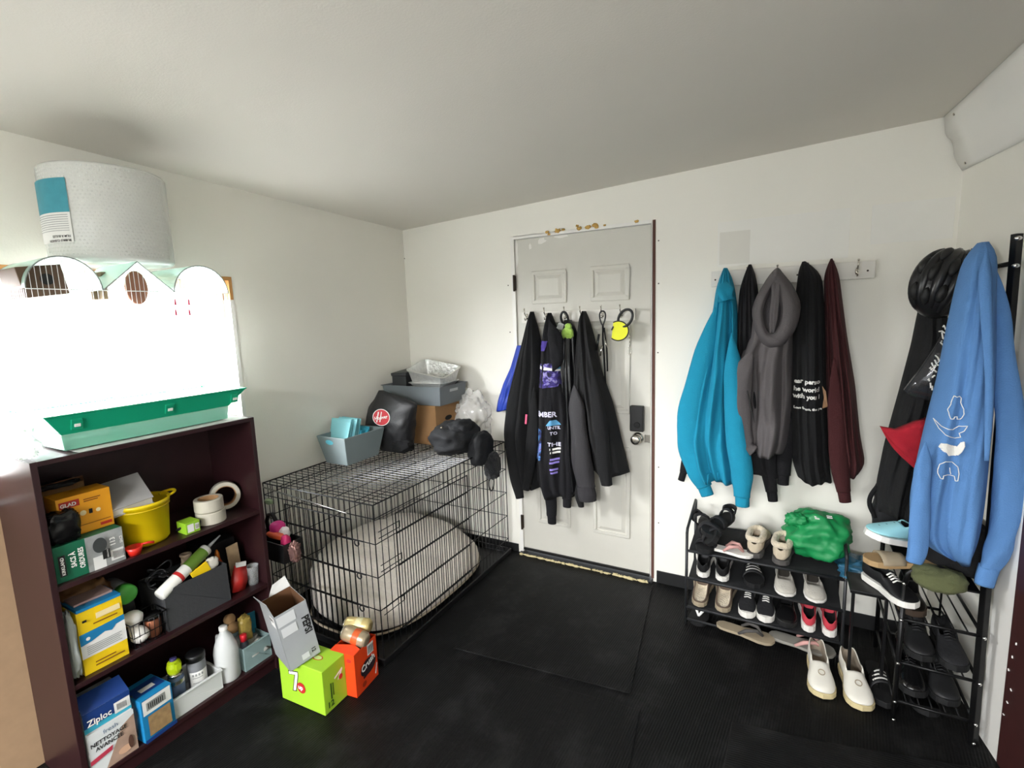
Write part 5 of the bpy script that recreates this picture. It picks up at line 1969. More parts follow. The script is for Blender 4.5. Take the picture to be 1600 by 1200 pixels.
t = G('long_black_coat', 'long black coat flaring towards the keypad lock', 'coat', 1.42, .72)
o, fr2 = drape(t, 'body', [(486, 906, 911, .02), (496, 902, 916, .05), (530, 899, 926, .07), (580, 895, 937, .085), (630, 893, 955, .09), (680, 896, 967, .095), (720, 900, 977, .095), (738, 906, 981, .09)], YD, -.04, cloth('black_wool', '#0a090b', rough=.8), seed=71, folds=2.8, amp=.014)
sleeve(t, [(925, 570), (938, 650), (944, 720), (948, 758)], -.15, [.03, .04, .042, .034], BLACKC, 73, cuff=False)

# small hanging things on the door rack
def dpt(a, b_, y=-.055):
    return at(a, b_, 'y', y)


t = thing('sunglasses_lanyard', 'black lanyard loop with grey card hanging on the door rack', 'lanyard', dpt(884, 510))
mb = MB()
c = dpt(882, 497)
mb.tube([c + Vector((.022 * math.cos(q), -.01 * math.sin(q), .036 * math.sin(q))) for q in np.linspace(0, 2 * math.pi, 20, endpoint=False)], .007, 8, closed=True)
mb.build('loop', BLACKP, t, world=True, smooth=True)
mb = MB()
mb.tube([dpt(888, 500, -.065), dpt(892, 508, -.068), dpt(893, 514, -.068)], [.008, .012, .008], 8)
mb.build('clasp', BLACKP, t, world=True, smooth=True)
mb = MB()
mb.box(-.02, .02, -.002, .002, -.02, .02, Matrix.Translation(dpt(876, 510, -.075)) @ Matrix.Rotation(.5, 4, 'Y'))
mb.build('grey_card', mat('grey_card', '#a9aaa8', rough=.4), t, world=True, bevel=.001)
t = thing('lime_glove', 'fuzzy lime green puppet mitt hanging between dark jackets', 'mitt', dpt(887, 530))
GLV = mat('lime_fuzz', '#a8cf5c', rough=.9, bump=.5, bscale=120, sheen=.3)
lump(t, 'mitt', dpt(887, 521, -.085), (.036, .018, .034), GLV, seed=5, amp=.12, flatbottom=False)
lump(t, 'mitt_top', dpt(888, 510, -.08), (.020, .015, .018), GLV, seed=6, amp=.1, flatbottom=False)

t = thing('dog_leash', 'black leash with metal clip hanging on the door rack', 'leash', dpt(942, 500))
mb = MB()
c = dpt(942, 497)
mb.tube([c + Vector((.016 * math.cos(q) + .004 * math.sin(2 * q), -.006, .040 * math.sin(q))) for q in np.linspace(0, 2 * math.pi, 22, endpoint=False)], .0045, 7, closed=True)
mb.build('carabiner', BLACKP, t, world=True, smooth=True)
mb = MB()
mb.tube([dpt(942, 508), dpt(942, 530), dpt(944, 560), dpt(946, 600)], .006, 6)
mb.tube([dpt(944, 512), dpt(948, 545, -.06), dpt(949, 580, -.06)], .005, 6)
mb.build('strap', BLACKC, t, world=True, smooth=True)
for a, b_, r_ in (((936, 522), (932, 548), .007), ((941, 540), (938, 556), .005), ((945, 530), (949, 545), .0035)):
    mb = MB()
    mb.tube([dpt(*a, -.07), dpt(*b_, -.07)], r_, 8)
    mb.build('key_tag', BLACKP if r_ > .006 else STEEL, t, world=True, smooth=True)

vz = thing('sun_visor', 'bright yellow sun visor with black band on the door rack', 'visor', dpt(970, 510))
YV = mat('visor_yellow', '#e9e90f', rough=.5, var=.03)
c = dpt(966, 517, -.075)
mb = MB()
poly = []
for k in range(28):
    a = math.radians(200 + 250 * k / 27)
    poly.append((.058 * math.cos(a + .5), .054 * math.sin(a + .5)))
mb.prism(poly, -.002, .002, Matrix.Translation(c) @ Euler((math.radians(90), 0, 0)).to_matrix().to_4x4())
br = mb.build('brim', YV, vz, world=True, bevel=.001)
mb = MB()
mb.tube([c + Vector((x, -.001, y)) for x, y in poly], .0035, 6)
mb.build('brim_edge', BLACKP, br, world=True, smooth=True)
mb = MB()
c2 = dpt(977, 497, -.07)
mb.tube([c2 + Vector((.042 * math.cos(q) + .012 * math.sin(q), -.012 * math.cos(q), .047 * math.sin(q))) for q in np.linspace(0, 2 * math.pi, 30, endpoint=False)], .0075, 8, closed=True)
mb.build('head_band', BLACKP, vz, world=True, smooth=True)
mb = MB()
mb.box(-.012, .012, -.001, .001, -.004, .004, Matrix.Translation(dpt(957, 513, -.080)) @ Matrix.Rotation(-1.1, 4, 'Y'))
mb.build('printed_mark', BLACKINK, vz, world=True)
kc = thing('key_ring', 'small silver key ring chain hanging under the yellow visor', 'key ring', dpt(984, 540))
mb = MB()
p0, p1 = dpt(984, 522), dpt(984, 540)
for k in range(7):
    p = p0.lerp(p1, k / 6)
    mb.tube([p + Vector((.004 * math.cos(q) * (k % 2), .004 * math.cos(q) * ((k + 1) % 2), .006 * math.sin(q))) for q in np.linspace(0, 6.28, 8, endpoint=False)], .0012, 5, closed=True)
mb.build('chain', STEEL, kc, world=True)['kind'] = 'stuff'
mb = MB()
c = dpt(984, 548)
mb.tube([c + Vector((.008 * math.cos(q), 0, .022 * math.sin(q))) for q in np.linspace(0, 6.28, 16, endpoint=False)], .0022, 6, closed=True)
mb.build('ring', STEEL, kc, world=True, smooth=True)

# ================================================================== shoes
def shoe_profile(s):
    """half width factor along the sole, s = 0 heel .. 1 toe"""
    xs = [0, .03, .10, .25, .45, .62, .75, .88, .96, 1.0]
    ws = [.0, .42, .64, .70, .66, .86, 1.0, .92, .62, .0]
    return float(np.interp(s, xs, ws))


SHOES = {}


def shoe(name, label, cat, loc, rotz, upper, sole, kind='sneaker', L=.265, W=.092, hh=.085, st=.024, op=.50, lining=None, group=None,
         tilt=(0, 0), collar=None, stripe=None, parts=()):
    """toe towards local +y; heel at the origin"""
    t = thing(name, label, cat, loc, rot=(tilt[0], tilt[1], rotz), group=group)
    lining = lining or BLACKC
    n = 34
    outline = []
    ss = [0.5 - 0.5 * math.cos(math.pi * k / n) for k in range(n + 1)]
    for s_ in ss:
        outline.append((-shoe_profile(s_) * W / 2 * 1.04, s_ * L))
    for s_ in reversed(ss[1:-1]):
        outline.append((shoe_profile(s_) * W / 2 * 1.04 * (.98 if s_ < .55 else .94), s_ * L))
    mb = MB()
    mb.prism(outline, 0, st)
    mb.build('sole', sole, t, bevel=.003)
    if kind in ('sneaker', 'slipper', 'croc', 'flat', 'boot', 'clog'):
        mb = MB()
        rings = []
        st_s = [.015, .04, .09, .16, .25, .34, .42, .48, .54, .60, .68, .76, .84, .90, .95, .985]
        for s_ in st_s:
            w = max(.25, shoe_profile(s_)) * W / 2
            y = s_ * L
            if kind == 'flat':
                top = float(np.interp(s_, [0, .1, .4, .55, .75, .95, 1], [.85, .8, .45, .50, .52, .34, .2])) * hh
            elif kind == 'clog':
                top = float(np.interp(s_, [0, .1, .35, .5, .7, .9, 1], [.42, .42, .62, 1.05, .9, .6, .3])) * hh
            elif kind == 'slipper':
                top = float(np.interp(s_, [0, .1, .35, .5, .7, .9, 1], [1, 1, .92, .98, .82, .55, .3])) * hh
            else:
                top = float(np.interp(s_, [0, .06, .3, .48, .62, .8, .93, 1], [1, 1, .80, .95, .80, .55, .42, .25])) * hh
            ring = []
            opened = .03 < s_ < op
            for j in range(16):
                k = j if j < 8 else 15 - j
                sg = -1 if j < 8 else 1
                if opened:
                    x_, z_ = [(1.0, 0), (1.03, .45), (.94, .85), (.86, 1.0), (.76, .98), (.74, .5), (.66, .18), (.22, .14)][k]
                    zz = st + (top - st) * z_
                else:
                    a = math.radians(90 * k / 7.5)
                    x_, zq = math.cos(a) ** .75, math.sin(a) ** .9
                    zz = st + (top - st) * zq
                ring.append(Vector((sg * x_ * w, y, zz)))
            rings.append(ring)
        # close heel: back wall
        mb.ring_loft(rings, True, True)
        # faces of the inside take the lining
        nf = []
        for fi, fc in enumerate(mb.f):
            i, j = fc[0] // 16, fc[0] % 16
            inner = len(fc) == 4 and i < 7 and 4 <= j <= 10 and st_s[i] < op
            nf.append(1 if inner else 0)
        mb.m = nf
        mb.build('upper', [upper, lining], t, smooth=True, subsurf=1)
        if collar:
            pts_ = []
            for s_ in (.47, .40, .30, .20, .10, .04):
                w = max(.25, shoe_profile(s_)) * W / 2
                top = float(np.interp(s_, [0, .1, .35, .5], [1, 1, .92, .98])) * hh
                pts_.append((-w * .84, s_ * L, top))
            back = [(-p[0], p[1], p[2]) for p in reversed(pts_)]
            loop = pts_ + [(0, .012, hh)] + back + [(0, op * L + .01, hh * 1.02)]
            mb = MB()
            mb.tube(loop, .016, 10, closed=True)
            mb.build('fur_collar', collar, t, smooth=True, subsurf=1)
        if kind == 'sneaker':
            mb = MB()
            for q in range(4):
                s_ = op + .02 + q * .045
                w = shoe_profile(s_) * W / 2
                top = float(np.interp(s_, [.48, .62, .8], [.95, .80, .55])) * hh
                mb.tube([(-w * .42, s_ * L, top * .93 + .002), (0, s_ * L, top + .004), (w * .42, s_ * L, top * .93 + .002)], .0032, 6)
            mb.build('laces', stripe or WHITEINK, t, smooth=True)['kind'] = 'stuff'
        if kind == 'croc':
            mb = MB()
            for q in range(9):
                s_ = .64 + .10 * (q // 3)
                top = float(np.interp(s_, [.48, .62, .8, .93], [.95, .80, .55, .42])) * hh
                mb.lathe([(.004, 0), (.001, .0005)], 8, Matrix.Translation(((q % 3 - 1) * .022, s_ * L, top * (.98 if q % 3 == 1 else .86) + .002)))
            mb.build('vent_holes', mat('croc_hole', '#28545c', rough=.8), t)['kind'] = 'stuff'
    if kind == 'slide':
        mb = MB()
        rows_ = []
        for s_ in (.48, .55, .64, .73, .80):
            w = shoe_profile(s_) * W / 2 * 1.05
            rows_.append([Vector((-w * math.cos(a), s_ * L, st * .6 + (hh - st) * math.sin(a))) for a in np.linspace(0, math.pi, 14)])
        mb.grid(rows_)
        bd = mb.build('strap', upper, t, smooth=True, solid=.006)
        if stripe:
            for s_ in (.53, .62, .71):
                w = shoe_profile(s_) * W / 2 * 1.09
                mb = MB()
                mb.grid([[Vector((-w * math.cos(a), (s_ + d) * L, st * .6 + (hh - st + .005) * math.sin(a))) for a in np.linspace(.15, math.pi - .15, 14)] for d in (0, .035)])
                mb.build('stripe', stripe, bd, smooth=True)
    if kind == 'flipflop':
        mb = MB()
        for sg in (-1, 1):
            mb.tube([(sg * W * .40, .42 * L, st), (sg * W * .38, .55 * L, st + .026), (sg * W * .20, .70 * L, st + .030), (0, .80 * L, st + .004)], [.006, .009, .008, .005], 8)
        mb.build('thong_strap', upper, t, smooth=True)
    if kind == 'sandal':
        for s_, h_ in ((.22, hh * 1.0), (.55, hh * .85), (.76, hh * .62)):
            mb = MB()
            w = shoe_profile(s_) * W / 2 * 1.04
            rows_ = [[Vector((-w * math.cos(a), (s_ + d) * L, st * .5 + (h_ - st) * math.sin(a) ** .7)) for a in np.linspace(0, math.pi, 14)] for d in (-.055, 0, .055)]
            mb.grid(rows_)
            mb.build('strap', upper, t, smooth=True, solid=.006)
        mb = MB()
        w = shoe_profile(.12) * W / 2
        mb.grid([[Vector((-w * math.cos(a), .22 * L - math.sin(a) * .20 * L, z)) for a in np.linspace(0, math.pi, 14)] for z in (hh * .62, hh * .9)])
        mb.build('heel_strap', upper, t, smooth=True, solid=.006)
    return t


SOLEW = mat('sole_white', '#e6e3dc', rough=.55, var=.06)
SOLEB = mat('sole_black', '#0f0f10', rough=.7)
SOLET = mat('sole_tan', '#9d8f78', rough=.75, var=.15)
SOLEG = mat('sole_grey', '#4e4b49', rough=.8, var=.15)
FUR = mat('cream_fur', '#d9cbb2', rough=1, var=.15, vscale=60, bump=.9, bscale=120, sheen=.3)
SUEDE = mat('beige_suede', '#c4b69f', rough=.95, var=.12, bump=.3, bscale=120)
LTG = mat('pale_grey_knit', '#bdb8ae', rough=.9, var=.1, bump=.3, bscale=160)
REDK = mat('red_knit', '#c23b48', rough=.8, var=.15)
BLK = mat('black_shoe', '#101012', rough=.55, var=.12)
BLKT = mat('black_webbing', '#17171a', rough=.75, var=.15, bump=.2)
PINKS = mat('dusty_pink', '#c99892', rough=.7)

# ---- shoe rack by the back wall
RX0, RX1, RYF, RYB = 1.985, 2.648, -.335, -.055
rk = thing('shoe_rack', 'low four-tier dark grey metal shoe rack against the back wall', 'shoe rack', ((RX0 + RX1) / 2, -.195, 0))
RKM = mat('rack_grey', '#2c2d2f', rough=.45, metal=.3)
FABR = mat('rack_fabric', '#191a1c', rough=.85, bump=.15)
for x in (RX0, RX1):
    for y in (RYF, RYB):
        mb = MB()
        zt = .49 if y == RYF else .56
        mb.tube([(x, y, 0), (x, y, zt)], .007, 10)
        mb.build('post', RKM, rk, world=True, smooth=True)
    mb = MB()
    mb.tube([(x, RYF, .485), (x, RYF + .012, .505), (x, RYB - .012, .565), (x, RYB, .555)], .007, 8)
    mb.build('top_rail', RKM, rk, world=True, smooth=True)
TIER = [(.395, .425), (.250, .280), (.095, .125)]
for zf, zb in TIER:
    for y, z in ((RYF, zf), (RYB, zb)):
        mb = MB()
        mb.tube([(RX0, y, z), (RX1, y, z)], .007, 8)
        mb.build('cross_bar', RKM, rk, world=True, smooth=True)
    mb = MB()
    mb.ring_loft([[Vector((RX0 + .01, RYF, zf - .001)), Vector((RX1 - .01, RYF, zf - .001)), Vector((RX1 - .01, RYB, zb - .001)), Vector((RX0 + .01, RYB, zb - .001))],
                  [Vector((RX0 + .01, RYF, zf + .004)), Vector((RX1 - .01, RYF, zf + .004)), Vector((RX1 - .01, RYB, zb + .004)), Vector((RX0 + .01, RYB, zb + .004))]])
    mb.build('tier_shelf', FABR, rk, world=True)
mb = MB()
mb.tube([(RX0, RYF + .0, .028), (RX1, RYF + .0, .028)], .006, 8)
mb.build('cross_bar', RKM, rk, world=True, smooth=True)


def tz_(i, y):
    zf, zb = TIER[i]
    return zf + .0095 + (zb - zf) * (y - RYF) / (RYB - RYF)


SL = math.atan2(.03, .28)


def rack_shoe(i, xc, name, label, rot, upper, sole, **k):
    """shoe on tier i, toe towards the room unless rot says otherwise"""
    y0 = k.pop('y0', -.075)
    heel_in = abs(rot) < 1.0
    if heel_in:    # toe to -y : rotate by pi
        r_ = math.pi + rot
        loc = (xc, y0, tz_(i, y0))
        tl = (SL, 0)
    else:
        r_ = rot - math.pi
        loc = (xc, y0 - k.get('L', .265), tz_(i, y0 - k.get('L', .265)))
        tl = (SL, 0)
    # tilt is taken in the shoe's frame
    tx = -SL if heel_in else SL
    return shoe(name, label, 'shoe', loc, r_, upper, sole, tilt=(tx if not heel_in else -SL, 0), **k)


# top tier
shoe('sport_sandal', 'black strappy sport sandal lying underneath the pile on the rack', 'sandal', (2.10, -.095, tz_(0, -.095)), math.pi - .15, BLKT, SOLEB, kind='sandal', hh=.08, tilt=(-SL, 0))
shoe('sport_sandal', 'black strappy sport sandal tipped on its side on the rack', 'sandal', (2.035, -.10, tz_(0, -.1) + .05), math.pi + .25, BLKT, SOLEB, kind='sandal', hh=.085, tilt=(-SL, .9))
shoe('sport_sandal', 'black strappy sport sandal topmost of the pile on the rack', 'sandal', (2.165, -.085, tz_(0, -.085) + .075), math.pi - .35, BLKT, SOLEB, kind='sandal', hh=.085, tilt=(-.10, -.25))
shoe('pink_flat', 'flat white shoe with pink insole at the front edge of the rack', 'shoe', (2.065, -.29, tz_(0, -.30) + .004), -math.pi / 2 - .12, PINKS, SOLEW, kind='flipflop', L=.22, W=.075, st=.014, tilt=(0, 0))
shoe('fur_slipper', 'cream fur lined slipper beside the black sandals', 'slipper', (2.285, -.315, tz_(0, -.315)), -.10, SUEDE, SOLEG, kind='slipper', hh=.095, W=.105, L=.24, collar=FUR, lining=mat('slipper_inside', '#6a5640', rough=1, var=.3), op=.55, tilt=(SL, 0))
shoe('fur_slipper', 'cream fur lined slipper beside the green bag', 'slipper', (2.395, -.335, tz_(0, -.335)), -.12, SUEDE, SOLEG, kind='slipper', hh=.098, W=.108, L=.24, collar=FUR, lining=mat('slipper_inside', '#6a5640', rough=1, var=.3), op=.55, tilt=(SL, 0))
GRB = mat('green_nylon', '#158a4c', rough=.5, var=.12, bump=.15, bscale=40)
gbg = thing('green_bag', 'stuffed bright green nylon bag on top of the shoe rack', 'bag', (2.545, -.19, tz_(0, -.19) + .02))
lump(gbg, 'bag_body', (0, 0, .088), (.135, .125, .105), GRB, seed=51.3, amp=.22, crease=.05, power=2.3, freq=1.5, nu=72, nv=44, world=False)
lump(gbg, 'gathered_neck', (-.09, -.05, .16), (.045, .03, .03), GRB, seed=6.1, amp=.3, crease=.05, world=False)
f = Face(gbg, (-.02, -.075, .182), (.97, .22, -.05), (-.1, .75, .6), eps=.003)
for i_ in range(3):
    f.rect(.0, .035 - .006 * i_, .02 - i_ * .010, .026 - i_ * .010, WHITEINK, 'printed_line')
for i_ in range(2):
    f.rect(.048, .070, .018 - i_ * .010, .023 - i_ * .010, WHITEINK, 'printed_line')
lump_thing('blue_bag', 'flattened blue plastic bag wedged between the shoe racks', 'bag', (2.715, -.26, .43), (.085, .10, .030), mat('blue_film', '#2f6480', rough=.35, var=.3), seed=15, amp=.35, crease=.18)

# second tier
for x_ in (2.06, 2.15):
    shoe('black_sneaker', 'black sneaker with grey heel and white sole on the second tier', 'shoe', (x_, -.325, tz_(1, -.325)), .06, BLK, SOLEW, hh=.085, L=.25, group='black sneaker pair', tilt=(SL, 0))
shoe('striped_slide', 'black slide sandal with a white stripe on the second tier', 'sandal', (2.262, -.075, tz_(1, -.075)), math.pi + .12, BLK, SOLEB, kind='slide', hh=.07, L=.255, stripe=WHITEINK, tilt=(-SL, 0))
for x_ in (2.405, 2.525):
    shoe('grey_flat', 'pale grey knit flat shoe on the second tier', 'shoe', (x_, -.075, tz_(1, -.075)), math.pi + .07, LTG, SOLEW, kind='flat', hh=.085, L=.265, lining=mat('dark_insole', '#4b463f', rough=.9), op=.62, st=.012, group='pale grey flat pair', tilt=(-SL, 0))

# third tier
for x_ in (2.045, 2.155):
    shoe('fur_clog', 'brown clog with cream fur lining on the third tier', 'shoe', (x_, -.335, tz_(2, -.335)), .0, mat('clog_brown', '#5f4f42', rough=.85, var=.15), SOLET, kind='clog', hh=.085, W=.108, L=.27, lining=FUR, op=.50, group='fur clog pair', tilt=(SL, 0))
for x_ in (2.262, 2.342):
    shoe('canvas_sneaker', 'black canvas sneaker with white rubber toe on the third tier', 'shoe', (x_, -.075, tz_(2, -.075)), math.pi, BLKT, SOLEW, hh=.075, W=.082, L=.262, st=.030, group='black canvas sneaker pair', tilt=(-SL, 0))
shoe('black_loafer', 'shiny black slip-on shoe between the canvas and red sneakers', 'shoe', (2.43, -.075, tz_(2, -.075)), math.pi, mat('patent_black', '#121213', rough=.25), SOLEB, kind='flat', hh=.09, L=.262, op=.5, tilt=(-SL, 0))
for x_ in (2.520, 2.602):
    t = shoe('red_sneaker', 'red and white running shoe with heel facing out on the third tier', 'shoe', (x_, -.33, tz_(2, -.33)), -.02, REDK, SOLEW, hh=.085, W=.084, L=.25, st=.030, group='red running shoe pair', tilt=(SL, 0))

# floor level
shoe('strap_sandal', 'black sandal with a white strap under the shoe rack', 'sandal', (2.06, -.09, .001), math.pi - .1, WHITEINK, SOLEB, kind='flipflop', L=.25)
shoe('tan_flip_flop', 'tan flip-flop lying across the floor under the shoe rack', 'sandal', (2.13, -.335, .036), -math.pi / 2 - .14, SOLEG, SOLET, kind='flipflop', L=.26, st=.014)
shoe('pink_flip_flop', 'grey flip-flop with a pink strap under the shoe rack', 'sandal', (2.36, -.315, .036), -math.pi / 2 - .12, PINKS, mat('sole_pale_edge', '#8b8880', rough=.7), kind='flipflop', L=.27, W=.10, st=.014)

WSH = mat('worn_white_leather', '#dcd8cd', rough=.6, var=.08)
for (x_, y_, r_) in ((2.548, -.345, math.pi + .06), (2.662, -.352, math.pi + .12)):
    t = shoe('white_sneaker', 'worn white slip-on sneaker on the floor beside the shoe rack', 'shoe', (x_, y_, .005), r_, WSH, mat('yellowed_sole', '#c9b98d', rough=.7, var=.1), kind='croc', L=.275, W=.104, hh=.105, st=.022, op=.50, lining=mat('worn_lining', '#8f8373', rough=.9), group='worn white sneaker pair')
    for ch in list(t.children):
        if ch.name.startswith('vent_holes'):
            bpy.data.objects.remove(ch)
    mb = MB()
    mb.lathe([(.013, 0), (.013, .0015), (.010, .0015), (.010, 0)], 18, Matrix.Translation((0, .205, .070)) @ Euler((-.45, 0, 0)).to_matrix().to_4x4(), caps=False)
    mb.build('round_logo', SOLET, t)
shoe('black_striped_slide', 'black slide with three white stripes beside the hall tree', 'sandal', (2.765, -.30, .005), math.pi + .05, BLK, SOLEB, kind='slide', hh=.085, L=.27, stripe=WHITEINK)

# ================================================================== hall tree at the right wall
ht = thing('hall_tree', 'tall black metal hall tree with shoe shelves by the right wall', 'hall tree', (2.92, -.37, 0))
A, B, Cc, D = Vector((2.792, -.615, 0)), Vector((3.022, -.620, 0)), Vector((3.022, -.14, 0)), Vector((2.80, -.14, 0))
BOLT = mat('bolt_silver', '#dcdcda', rough=.25, metal=1)
mb = MB()
mb.tube([A, A + Vector((.004, 0, .565))], .009, 10)
mb.build('post', BLACKM, ht, world=True, smooth=True)
mb = MB()
mb.tube([A + Vector((.004, 0, .56)), A + Vector((.012, 0, .605)), A + Vector((.045, 0, .635)), A + Vector((.10, 0, .643)), A + Vector((.16, 0, .63))], .009, 10)
mb.build('arched_rail', BLACKM, ht, world=True, smooth=True)
mb = MB()
TOPP = Vector((3.010, -.60, 1.79))
d_ = (TOPP - B)
mb.box(-.011, .011, -.011, .011, 0, d_.length, Matrix.Translation(B) @ d_.to_track_quat('Z', 'Y').to_matrix().to_4x4())
mb.build('tall_post', BLACKM, ht, world=True, bevel=.002)
for p in (Cc, D):
    mb = MB()
    mb.tube([p, p + Vector((0, 0, 1.79 if p is Cc else .56))], .009, 10)
    mb.build('post', BLACKM, ht, world=True, smooth=True)
for z in (1.70, 1.40):
    mb = MB()
    mb.tube([B + d_ * (z / 1.79), Vector((Cc.x, Cc.y, z))], .008, 8)
    mb.build('top_rail', BLACKM, ht, world=True, smooth=True)
HZ = [.085, .245, .42]
for z in HZ:
    for p, q in ((A, B), (D, Cc), (A, D), (B, Cc)):
        mb = MB()
        mb.tube([p + Vector((0, 0, z)), q + Vector((0, 0, z))], .006, 8)
        mb.build('shelf_rail', BLACKM, ht, world=True, smooth=True)
    mb = MB()
    for k in range(1, 6):
        a_, b_ = A.lerp(B, k / 6), D.lerp(Cc, k / 6)
        mb.tube([a_ + Vector((0, 0, z)), b_ + Vector((0, 0, z))], .003, 6)
    o = mb.build('shelf_wires', BLACKM, ht, world=True, smooth=True)
    o['kind'] = 'stuff'
for p, zs_ in ((A, HZ + [.565, .01]), (B, HZ + [.01])):
    for z in zs_:
        mb = MB()
        mb.lathe([(.001, .006), (.005, .005), (.0065, 0)], 10, Matrix.Translation(p + Vector((0, -.010, z))) @ Euler((math.radians(90), 0, 0)).to_matrix().to_4x4())
        mb.build('bolt', BOLT, ht, world=True, smooth=True)
for z in (1.775, 1.69):
    mb = MB()
    mb.lathe([(.001, .005), (.006, .004), (.008, 0)], 10, Matrix.Translation(B + d_ * (z / 1.79) + Vector((0, -.012, 0))) @ Euler((math.radians(90), 0, 0)).to_matrix().to_4x4(), sx=1.3)
    mb.build('bolt', BOLT, ht, world=True, smooth=True)
for y in (-.33, -.5):
    mb = MB()
    z = 1.70
    mb.tube([(3.012, y, z), (2.97, y, z + .0), (2.93, y, z + .012), (2.915, y, z + .045)], .004, 8)
    mb.build('hook', BLACKM, ht, world=True, smooth=True)

# boots and shoes in the hall tree
DKB = mat('dark_leather', '#17140f', rough=.35, var=.2)


def tall_boot(label, loc, rotz, material, H=.17, tilt=(0, 0)):
    t = shoe('black_boot', label, 'boot', loc, rotz, material, SOLEB, hh=.10, L=.25, W=.095, tilt=tilt, stripe=BLK)
    mb = MB()
    rings_ = []
    for z in np.linspace(.07, H, 7):
        rings_.append([Vector((.038 * math.cos(a), .066 + .052 * math.sin(a) - .006 * (z - .07) / .1, z)) for a in np.linspace(0, 2 * math.pi, 20, endpoint=False)])
    rings_.append([Vector((.032 * math.cos(a), .060 + .045 * math.sin(a), H)) for a in np.linspace(0, 2 * math.pi, 20, endpoint=False)])
    rings_.append([Vector((.030 * math.cos(a), .060 + .042 * math.sin(a), H - .05)) for a in np.linspace(0, 2 * math.pi, 20, endpoint=False)])
    mb.ring_loft(rings_)
    mb.build('shaft', material, t, smooth=True)
    return t


PAT = mat('glossy_boot', '#0d0d0e', rough=.2, coat=.3)
tall_boot('glossy black boot lying low on the hall tree beside a plain boot', (2.86, -.33, .092), math.pi, PAT, H=.13)
tall_boot('dull black boot standing next to the glossy boot in the hall tree', (2.955, -.33, .092), math.pi, BLK, H=.135)
shoe('black_flat', 'flat black shoe on the floor under the hall tree', 'shoe', (2.90, -.30, .006), math.pi + .05, PAT, SOLEB, kind='flat', hh=.06, L=.25)
shoe('brown_loafer', 'dark brown leather shoe on the upper shelf of the hall tree', 'shoe', (2.855, -.34, .428), math.pi - .1, DKB, mat('brown_sole', '#3a2c20', rough=.7), kind='flat', hh=.085, L=.26)
tall_boot('black lace boot on the middle shelf of the hall tree', (2.87, -.34, .252), math.pi, BLK, H=.14)
shoe('black_trainer', 'black trainer on the middle shelf beside the lace boot', 'shoe', (2.965, -.34, .252), math.pi, BLKT, SOLEB, hh=.09, stripe=BLK)
bbag = thing('black_backpack', 'black backpack with strap loop on top of hall tree shelves', 'backpack', (2.81, -.20, .568))
lump(bbag, 'pack_body', (0.02, 0.0, .13), (.085, .07, .13), SB, seed=61, amp=.15, crease=.05, power=3.2, world=False)
mb = MB()
mb.tube([(-.06 - .025 * math.sin(q), -.05, .10 + .14 * (q / 3.14)) for q in np.linspace(0, 3.14, 12)], .009, 8)
mb.build('strap', BLACKC, bbag, smooth=True)
mb = MB()
mb.box(2.80, 3.01, -.60, -.15, .566, .572)
mb.v = [(x, y, z) for x, y, z in mb.v]
mb.build('top_shelf', BLACKM, ht, world=True)
p_ = at(1358, 925, 'y', -.63)
shoe('white_soled_trainer', 'black trainer with thick white sole beside the hall tree arch', 'shoe', (2.700, -.42, .47), -math.pi / 2 - 1.0, BLK, SOLEW, hh=.085, L=.24, tilt=(0, 0))
mb = MB()
mb.box(2.64, 2.785, -.56, -.40, .455, .469)
mb.build('side_ledge', BLACKM, ht, world=True, bevel=.002)
for xx in (2.66, 2.77):
    mb = MB()
    mb.box(xx - .005, xx + .005, -.49, -.47, 0, .455)
    mb.build('ledge_leg', BLACKM, ht, world=True)
shoe('blue_clog', 'pale blue foam clog with holes on top of the tan sandal', 'shoe', (2.885, -.50, .655), math.pi / 2 + .35, mat('foam_blue', '#9fdbe4', rough=.5), WHITEP, kind='croc', L=.235, W=.10, hh=.095, tilt=(.25, 0))
shoe('tan_sandal', 'tan cork sandal lying under the pale blue clog', 'sandal', (2.90, -.55, .615), math.pi / 2 + .25, SOLET, mat('cork_sole', '#a98b62', rough=.8, var=.15), kind='slide', L=.24, st=.022, hh=.05)
ol = thing('olive_cap', 'olive green knit cap at the front of the hall tree', 'cap', (2.885, -.635, .573))
lump(ol, 'cap_body', (0, 0, .038), (.075, .055, .04), cloth('olive_knit', '#585c3c'), seed=9, amp=.15, world=False)
lump_thing('black_clothes_pile', 'heap of black clothing on top of the hall tree', 'clothes', (2.955, -.47, .680), (.105, .125, .108), BLACKC, seed=71, amp=.22, crease=.02, power=3, freq=1.5)
lump_thing('green_cloth', 'dark green cloth folded on the black clothes heap', 'cloth', (2.915, -.54, .79), (.05, .05, .018), cloth('bottle_green', '#2c5a36'), seed=5, amp=.4)

